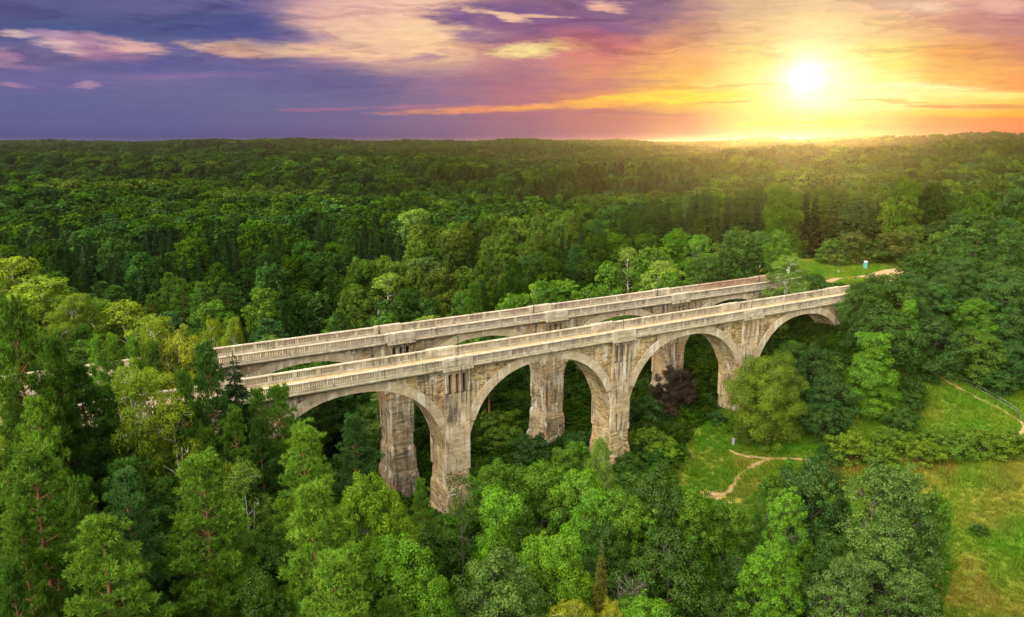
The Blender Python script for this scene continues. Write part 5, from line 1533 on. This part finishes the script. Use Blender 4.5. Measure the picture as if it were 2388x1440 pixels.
def scatter(name, protos, pts, zrot, scale, idx, tone):
    """one object: a vertex per plant, instanced by geometry nodes"""
    models = bpy.data.collections.new(name + '_models')
    for i, p in enumerate(protos):
        o = bpy.data.objects.new('%s_model_%02d' % (name, i), with_mat(p, M['stuff_leaf']))
        models.objects.link(o)
    me = bpy.data.meshes.new(name)
    n = len(pts)
    me.vertices.add(n)
    me.vertices.foreach_set('co', np.asarray(pts, np.float32).ravel())
    def attr(nm, typ, key, val):
        a = me.attributes.new(nm, typ, 'POINT')
        a.data.foreach_set(key, val)
    attr('zrot', 'FLOAT', 'value', np.asarray(zrot, np.float32))
    attr('size', 'FLOAT_VECTOR', 'vector', np.asarray(scale, np.float32).ravel())
    attr('model', 'INT', 'value', np.asarray(idx, np.int32))
    attr('tone', 'FLOAT_COLOR', 'color', np.column_stack([tone, np.ones(n)]).astype(np.float32).ravel())
    o = link(name, me)
    g = bpy.data.node_groups.new(name + '_nodes', 'GeometryNodeTree')
    g.interface.new_socket('Geometry', in_out='INPUT', socket_type='NodeSocketGeometry')
    g.interface.new_socket('Geometry', in_out='OUTPUT', socket_type='NodeSocketGeometry')
    nd = g.nodes
    gi, go = nd.new('NodeGroupInput'), nd.new('NodeGroupOutput')
    ip = nd.new('GeometryNodeInstanceOnPoints')
    ci = nd.new('GeometryNodeCollectionInfo')
    ci.inputs[0].default_value = models
    ci.inputs['Separate Children'].default_value = True
    ci.inputs['Reset Children'].default_value = True
    def named(nm, typ):
        x = nd.new('GeometryNodeInputNamedAttribute'); x.data_type = typ
        x.inputs[0].default_value = nm
        return [s for s in x.outputs if s.enabled and s.name == 'Attribute'][0]
    cmb = nd.new('ShaderNodeCombineXYZ')
    e2r = nd.new('FunctionNodeEulerToRotation')
    g.links.new(gi.outputs[0], ip.inputs['Points'])
    g.links.new(ci.outputs[0], ip.inputs['Instance'])
    ip.inputs['Pick Instance'].default_value = True
    g.links.new(named('model', 'INT'), ip.inputs['Instance Index'])
    g.links.new(named('zrot', 'FLOAT'), cmb.inputs[2])
    g.links.new(cmb.outputs[0], e2r.inputs[0])
    g.links.new(e2r.outputs[0], ip.inputs['Rotation'])
    g.links.new(named('size', 'FLOAT_VECTOR'), ip.inputs['Scale'])
    g.links.new(ip.outputs[0], go.inputs[0])
    md = o.modifiers.new('scatter', 'NODES')
    md.node_group = g
    return o

rs = np.random.default_rng(77)
def view_polar(x, y):
    ddx, ddy = x - CAM[0], y - CAM[1]
    return np.hypot(ddx, ddy), np.degrees(np.arctan2(ddx, ddy) - YAW)
def field(x, y, s, ph):
    return (np.sin(x * s + ph) * np.cos(y * s * 1.13 - ph) + .6 * np.sin((x + y) * s * 1.9 + 2 * ph) + .5 * np.cos((x - 1.3 * y) * s * 2.7 - ph)) / 2.1

# ---- the forest
X, Y, SP = [], [], []
for d0, d1, s in ((14, 200, 4.7), (200, 480, 7.2), (480, 1000, 10.0), (1000, 2450, 14.0)):
    n = int(2 * d1 / s) + 2
    a, b = np.meshgrid(np.arange(-n, n) * s, np.arange(-n, n) * s * .87)
    a = a + (np.arange(a.shape[0]) % 2)[:, None] * s * .5
    a = a + rs.uniform(-.36, .36, a.shape) * s; b = b + rs.uniform(-.36, .36, a.shape) * s
    x, y = CAM[0] + a.ravel(), CAM[1] + b.ravel()
    d, az_ = view_polar(x, y)
    k = (d >= d0) & (d < d1) & (np.abs(az_) < (50 if d1 < 600 else 44))
    X.append(x[k]); Y.append(y[k]); SP.append(np.full(k.sum(), s))
X = np.concatenate(X); Y = np.concatenate(Y); SP = np.concatenate(SP)
D, AZm = view_polar(X, Y)
keep = np.ones(len(X), bool)
keep &= ~((X > -36) & (X < 81) & (Y > -3) & (Y < 18.5))                       # the viaducts
keep &= (meadow_f(X, Y) < .02) & (earth_f(X, Y) < .02)
keep &= seg_dist(X, Y, [(76, -22), (76.9, -14), (76, -7), (79, 0)]) > 3.5
keep &= ~((X > 79) & (X < 113) & (Y > 0) & (Y < 21))
keep &= ~((D < 122) & (np.abs(AZm) < 37.5) & ~((Y > 18) & (X < 78)))          # in the near view every tree is its own
keep &= ~((X > 36) & (X < 125) & (Y < -3) & (Y > -60))
keep &= ~((D < 60) & (np.abs(AZm) < 45))
pl = np.array([(t[2], t[3], t[5]) for t in TREES if t[0] != 'shrub'])
for (a, b, r) in pl:
    q = np.abs(X - a) < 9
    i = np.nonzero(q)[0]
    i = i[np.hypot(X[i] - a, Y[i] - b) < r * .72 + 2.2]
    keep[i] = False
X, Y, SP, D, AZm = X[keep], Y[keep], SP[keep], D[keep], AZm[keep]
n = len(X)
u = rs.uniform(0, 1, n)
stand = field(X, Y, .013, 1.7) + .35 * field(X, Y, .05, .4)
dark_stand = (stand > .34) | ((np.abs(AZm - 6) < 8) & (D > 300) & (D < 460)) & (u < .62) | ((np.abs(AZm + 11) < 3) & (D > 390) & (D < 440))
pale = ((field(X, Y, .017, 4.1) > .42) | ((AZm > -22) & (AZm < -13) & (D > 360) & (D < 520)) & (u < .8)) & ~dark_stand
far_conifer = (D > 420) & (rs.uniform(0, 1, n) < .55)
isn = np.where(dark_stand & (u < .75), 2, np.where(far_conifer, np.where(u < .5, 1, 2), np.where(u > .93, 2, np.where(u > .86, 1, 0))))   # 0 broad 1 pine 2 spruce
protos, ranges = [], {}
for key, keys in (('mb', ['m_broad', 'm_oval']), ('mp', ['m_pine']), ('ms', ['m_spruce']), ('fb', ['f_broad', 'f_oval']), ('fp', ['f_pine']), ('fs', ['f_spruce'])):
    st = len(protos)
    for kk in keys:
        protos += [p for p in PR[kk]]
    ranges[key] = (st, len(protos))
idx = np.zeros(n, int)
mid = D < 185
for c, (km, kf) in enumerate((('mb', 'fb'), ('mp', 'fp'), ('ms', 'fs'))):
    for sel, kk in ((mid & (isn == c), km), (~mid & (isn == c), kf)):
        idx[sel] = rs.integers(ranges[kk][0], ranges[kk][1], sel.sum())
PH = np.array([p.H for p in protos]); PRr = np.array([p.R for p in protos])
hh = rs.normal(12.0, 2.0, n) + np.where(isn == 2, 2.0, 0) + np.where(pale, .8, 0) + smooth(400, 1500, D) * 1.0
rr = np.where(isn == 0, rs.uniform(.62, .82, n) * np.minimum(SP, 9.5), np.where(isn == 1, rs.uniform(.5, .64, n) * np.minimum(SP, 7), rs.uniform(.38, .5, n) * np.minimum(SP, 8.5)))
hh = np.where(isn == 0, np.maximum(hh, 1.9 * rr), hh)
big = np.where(rs.uniform(0, 1, n) < .14, rs.uniform(1.25, 1.55, n), rs.uniform(.85, 1.1, n))
rr = rr * big; hh = hh * (.6 + .4 * big)
sxy = rr / PRr[idx]
scl = np.column_stack([sxy, sxy, hh / PH[idx]])
tones = {0: [TONE['green'], TONE['dark'], TONE['bluegreen'], (.045, .105, .02), TONE['green'], (.045, .115, .025)], 1: [TONE['pine'], TONE['pine_dark'], TONE['pine_blue']], 2: [TONE['spruce'], (.025, .055, .018), (.03, .055, .016)]}
tc = np.zeros((n, 3))
for c, tl in tones.items():
    sel = np.nonzero(isn == c)[0]
    tc[sel] = np.array(tl)[rs.integers(0, len(tl), len(sel))]
sel = pale & (isn == 0)
tc[sel] = np.array([(.070, .135, .014), (.080, .14, .022), TONE['birch_pale'], (.085, .15, .016)])[rs.integers(0, 4, sel.sum())]
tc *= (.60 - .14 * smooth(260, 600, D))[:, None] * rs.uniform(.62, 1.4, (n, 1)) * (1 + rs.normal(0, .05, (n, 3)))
zz = gz(X, Y) - .3 - np.maximum(0, hh - 13.5)
wood = scatter('distant_forest', [p.crown for p in protos], np.column_stack([X, Y, zz]), rs.uniform(0, 6.28, n), scl, idx, tc)
tag(wood, kind='stuff')
print('forest trees', n)

# ---- undergrowth
k = 26000
X = rs.uniform(-45, 125, k); Y = rs.uniform(-52, 75, k)
D, AZm = view_polar(X, Y)
keep = (np.abs(AZm) < 41) & (D > 18) & (D < 150) & (meadow_f(X, Y) < .25) & (earth_f(X, Y) < .02)
keep &= ~((X > 80) & (X < 112) & (Y > 1) & (Y < 20))
for kx in range(0, 4):
    for (oxx, y0, y1) in ((0, -.9, 4.6), (-.76, 10, 15.6)):
        keep &= ~((np.abs(X - kx * S - oxx) < 2.4) & (Y > y0) & (Y < y1))
keep &= ~((Y > -1) & (Y < 5) & ((X < -19) | (X > 74))) & ~((Y > 10) & (Y < 15.5) & ((X < -19) | (X > 74)))
keep &= seg_dist(X, Y, [(76, -22), (76.9, -14), (76, -7), (79, 0)]) > 1.7
X, Y, D = X[keep], Y[keep], D[keep]
n = len(X)
s = rs.uniform(.35, .8, n)
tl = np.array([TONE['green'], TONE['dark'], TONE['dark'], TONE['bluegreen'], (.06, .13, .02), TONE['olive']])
tc = tl[rs.integers(0, len(tl), n)] * rs.uniform(.75, 1.2, (n, 1)) * np.where((Y > -1) & (X < 74), .55, 1.0)[:, None]  # leaf colour darkened beneath and behind the arches, standing in for shade
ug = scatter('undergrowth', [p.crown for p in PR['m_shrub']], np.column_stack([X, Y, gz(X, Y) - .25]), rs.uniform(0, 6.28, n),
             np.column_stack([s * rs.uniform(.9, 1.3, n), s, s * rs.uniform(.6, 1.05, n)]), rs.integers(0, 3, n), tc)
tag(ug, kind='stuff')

# ---- meadow grass in tufts
def tuft(seed, n=26, h=.34):
    rg = np.random.default_rng(seed)
    a = rg.uniform(0, 6.28, n)
    p = np.column_stack([rg.normal(0, .13, n), rg.normal(0, .13, n), np.zeros(n)])
    d = unit(np.column_stack([np.cos(a) * .55, np.sin(a) * .55, np.ones(n)]))
    v, f = blade_faces(rg, p, d, rg.uniform(.5, 1.1, n) * h, .05)
    return mesh_np('tuft', v, [f], [M['stuff_leaf']], tint=np.clip(.5 + rg.normal(0, .2, n), 0, 1))
k = 130000
X = rs.uniform(33, 112, k); Y = rs.uniform(-47, 27, k)
D, AZm = view_polar(X, Y)
mf = meadow_f(X, Y)
keep = (rs.uniform(0, 1, k) < mf * 1.1) & (earth_f(X, Y) < .4) & (np.abs(AZm) < 40)
TRAIL = [(49.7, -4.25), (50.3, -6.1), (51.7, -7.8), (52.5, -8.3), (53.8, -9.9), (55.2, -12), (57.2, -14), (58.7, -15.4), (61.1, -17.1), (66, -19.6), (71.5, -21.3), (74, -21.5), (75.3, -21.3), (76.4, -20.8), (77, -19.9), (77.1, -18.8), (77, -17.5), (76.5, -15.8), (76.9, -13.1), (76.9, -11), (75.9, -9.4), (76, -7.1)]
TRAIL_B = [(52.5, -8.3), (50.9, -7.9), (48.9, -7.7), (47.1, -8.0), (45.5, -8.7), (44.4, -9.2), (43.2, -9.0), (42.2, -7.9)]
keep &= (seg_dist(X, Y, TRAIL) > .27) & (seg_dist(X, Y, TRAIL_B) > .32)
X, Y = X[keep], Y[keep]
n = len(X)
pf = field(X, Y, .16, .8) + .6 * field(X, Y, .5, 2.2)
g_a, g_b, g_c = np.array([.058, .185, .011]), np.array([.125, .20, .016]), np.array([.27, .185, .04])
t = smooth(-.7, .35, pf)[:, None]; t2 = smooth(.35, 1.0, pf)[:, None]
low = smooth(-18, -30, Y)[:, None]
tc = g_a * (1 - t) + g_b * t
tc = tc * (1 - t2 * .8) + g_c * t2 * .8
tc = tc * (1 - .25 * low) + g_b * .25 * low
dr = dry_f(X, Y)[:, None] * .42
tc = tc * (1 - dr) + g_c * dr
tc *= rs.uniform(.7, 1.3, (n, 1))
s = rs.uniform(.5, 1.15, n) * (1 + .5 * (field(X, Y, .35, 3.1) > .3))
gr = scatter('meadow_grass', [tuft(i) for i in range(4)], np.column_stack([X, Y, gz(X, Y) - .03]), rs.uniform(0, 6.28, n), np.column_stack([s * 1.2, s * 1.2, s]), rs.integers(0, 4, n), tc)
tag(gr, kind='stuff')
print('undergrowth and grass', len(ug.data.vertices), n)
# ------------------------------------------------------------------ paths, steps, rail and small things
ribbon('footpath', TRAIL, .38, 3)
ribbon('footpath', TRAIL_B, .44, 4)
ribbon('footpath', [(86.2, 11.9), (86.0, 9.3), (86.1, 7.6), (84.6, 5.2), (82.5, 3.2)], .8, 5)

# wooden steps at the top of the slope
st = empty('hillside_steps', (76, -7, float(gz(76, -7))))
tag(st, 'short flight of pale wooden steps climbing the slope below the bridge end', 'steps')
tp = spline([(77.2, -4.0), (76.6, -5.6), (76.1, -7.1), (75.9, -9.4), (76.9, -11.0)], .42)
step_m = MB(); step_m.bbox(-.42, .42, -.10, .10, -.09, .05, .02)
step_me = step_m.mesh('step', M['plank'])
for i, (px, py) in enumerate(tp):
    o = link('step', step_me, st)
    d = tp[min(i + 1, len(tp) - 1)] - tp[max(i - 1, 0)]
    o.location = (px - 76, py + 7, float(gz(px, py)) + .06 - st.location.z)
    o.rotation_euler = (0, 0, math.atan2(d[1], d[0]) - math.pi / 2)

hr = empty('handrail', (77.6, -14, float(gz(77.6, -14))))
tag(hr, 'thin grey metal handrail on posts beside the sandy slope path', 'handrail')
rp = spline([(76.7, -10.0), (78.0, -11.7), (78.0, -13.5), (77.6, -16.2), (77.7, -17.6), (77.8, -19.3), (76.7, -20.3)], .6)
rz = gz(rp[:, 0], rp[:, 1])
rel = np.column_stack([rp[:, 0] - 77.6, rp[:, 1] + 14, rz - hr.location.z])
for hgt in (.82, .45):
    m = MB(); m.tube(rel + [0, 0, hgt], .02, 6); m.build('rail', M['rail'], hr, True)
post = MB(); post.tube([(0, 0, -.2), (0, 0, .84)], .024, 6)
post_me = post.mesh('post', M['rail'], True)
for i in range(0, len(rel), 4):
    o = link('post', post_me, hr); o.location = rel[i]

# portable cabin at the edge of the lawn
pc = empty('portable_toilet', (101.5, 15.9, float(gz(101.5, 15.9))), R(28))
pc.scale = (.5, .5, .56)
tag(pc, 'teal portable cabin with pale door and white roof on the lawn', 'portable toilet')
m = MB(); m.bbox(-.55, .55, -.55, .55, .12, 2.02, .04); m.build('cabin', M['teal'], pc)
m = MB()
for dxx in (-.5, -.17, .17, .5):
    m.box(dxx - .03, dxx + .03, -.6, .6, .0, .12)
m.build('skid', M['grey_plastic'], pc)
m = MB(); m.bbox(-.4, .4, -.60, -.552, .16, 1.92, .01); dr = m.build('door', M['grey_plastic'], pc)
m = MB(); m.box(.24, .33, -.64, -.602, .95, 1.15); m.build('handle', M['iron'], dr)
m = MB()
th = np.linspace(0, np.pi, 9)
v = [(x, .62 * math.cos(a), 2.02 + .26 * math.sin(a)) for x in (-.62, .62) for a in th]
m.add(v, [(i, i + 1, 10 + i, 9 + i) for i in range(8)])
for e in (0, 9):
    m.add([v[e + i] for i in range(9)] + [(v[e][0], 0, 2.02)], [(i, i + 1, 9) if e else (i + 1, i, 9) for i in range(8)])
m.box(-.62, .62, -.62, .62, 1.97, 2.02); m.build('roof', M['white_plastic'], pc)
m = MB(); m.tube([(-.4, .4, 2.0), (-.4, .4, 2.45)], .05, 8); m.build('vent_pipe', M['white_plastic'], pc, True)

# grey box in the clearing
bx = empty('litter_bin', (51.1, -3.6, float(gz(51.1, -3.6))), R(-20))
bx.scale = (.75, .75, .75)
tag(bx, 'small grey litter bin standing on the grass left of the willow', 'litter bin')
m = MB(); m.lathe((0, 0, 0), [(.0, .0), (.20, .0), (.24, .08), (.25, .72), (.22, .74), (.20, .66), (0, .64)], 4); m.build('body', M['grey_plastic'], bx)
m = MB(); m.lathe((0, 0, .86), [(.28, 0), (.28, .04), (.12, .13), (0, .14)], 4); lid = m.build('lid', M['grey_plastic'], bx)
m = MB()
for a in (0, 1, 2, 3):
    c, s_ = .2 * math.cos(a * math.pi / 2), .2 * math.sin(a * math.pi / 2)
    m.box(c - .015, c + .015, s_ - .015, s_ + .015, .66, .87)
m.build('lid_support', M['iron'], bx)

mk_ = empty('marker_post', (96.5, 17.2, float(gz(96.5, 17.2))))
mk_.scale = (.7, .7, .8)
tag(mk_, 'small pale marker stone at the wood edge left of the cabin', 'marker')
m = MB(); m.bbox(-.14, .14, -.10, .10, -.1, .62, .03); m.build('stone', M['pale_stone'], mk_)
m = MB(); m.bbox(-.19, .19, -.15, .15, -.1, .08, .02); m.build('plinth', M['pale_stone'], mk_)

sg = empty('notice_board', (83.2, 5.4, float(gz(83.2, 5.4))), R(24))
sg.scale = (.65, .65, .7)
tag(sg, 'small white notice board on a post by the bridge end', 'notice board')
m = MB(); m.tube([(0, 0, -.2), (0, 0, 1.35)], .035, 6); m.build('post', M['rail'], sg, True)
m = MB(); m.bbox(-.34, .34, -.065, -.037, .9, 1.3, .008); m.build('board', M['white_plastic'], sg)

# dead birch snag and a bare shrub in the foreground
def top_of(px, py, z):
    return px, py, z
def bare(name, label, cat, x, y, h, r, mat, n, seed, group=None, lean=0.0):
    rg = np.random.default_rng(seed)
    t = empty(name, (x, y, float(gz(x, y)) - .2)); tag(t, label, cat, group)
    m = MB(); q = trunk_pts(rg, h, .03 + lean); m.tube(q, np.linspace(.008 * h + .03, .02, len(q)), 6); m.build('trunk', mat, t, True)
    m = MB()
    for i in range(n):
        a = rg.uniform(0, 6.28); z0 = h * rg.uniform(.25, .92)
        s0 = at_height(q, z0)
        L = r * rg.uniform(.5, 1.1)
        e = s0 + [math.cos(a) * L * .8, math.sin(a) * L * .8, L * rg.uniform(.5, 1.1)]
        limb(m, rg, s0, e, .018, .006, 0, 4)
        for j in range(5):
            b = s0 + (e - s0) * rg.uniform(.3, 1)
            limb(m, rg, b, b + rg.normal(0, .28 * L, 3) + [0, 0, .25 * L], .008, .004, 0, 3)
    m.build('branches', mat, t, True)
    return t
bare('dead_snag', 'bleached broken dead trunk poking up left of the orange-trunked pine', 'dead tree', -6.0, -12.4, 7.3, .3, M['bark_dead'], 2, 41)
bare('bare_shrub', 'leafless grey-brown shrub between the two olive spruces at bottom', 'bare shrub', 18.0, -25.4, 8.2, 1.5, M['twig'], 90, 42)
# ------------------------------------------------------------------ the evening air
hm = bpy.data.materials.new('evening_haze')
hm.use_nodes = True
hm.node_tree.nodes.clear()
HN = NT(hm.node_tree)
ho = HN.n('ShaderNodeOutputMaterial')
pv = HN.n('ShaderNodeVolumePrincipled')
pv.inputs['Color'].default_value = (1.0, .86, .66, 1)
pv.inputs['Density'].default_value = 0.00009
pv.inputs['Anisotropy'].default_value = .88
HN.l(pv.outputs[0], ho.inputs['Volume'])
m = MB()
m.box(-3430, 3830, -450, 3280, float(GZ.min()) - 1.5, 31.0)
hz = m.build('haze', hm)
tag(hz, kind='stuff')
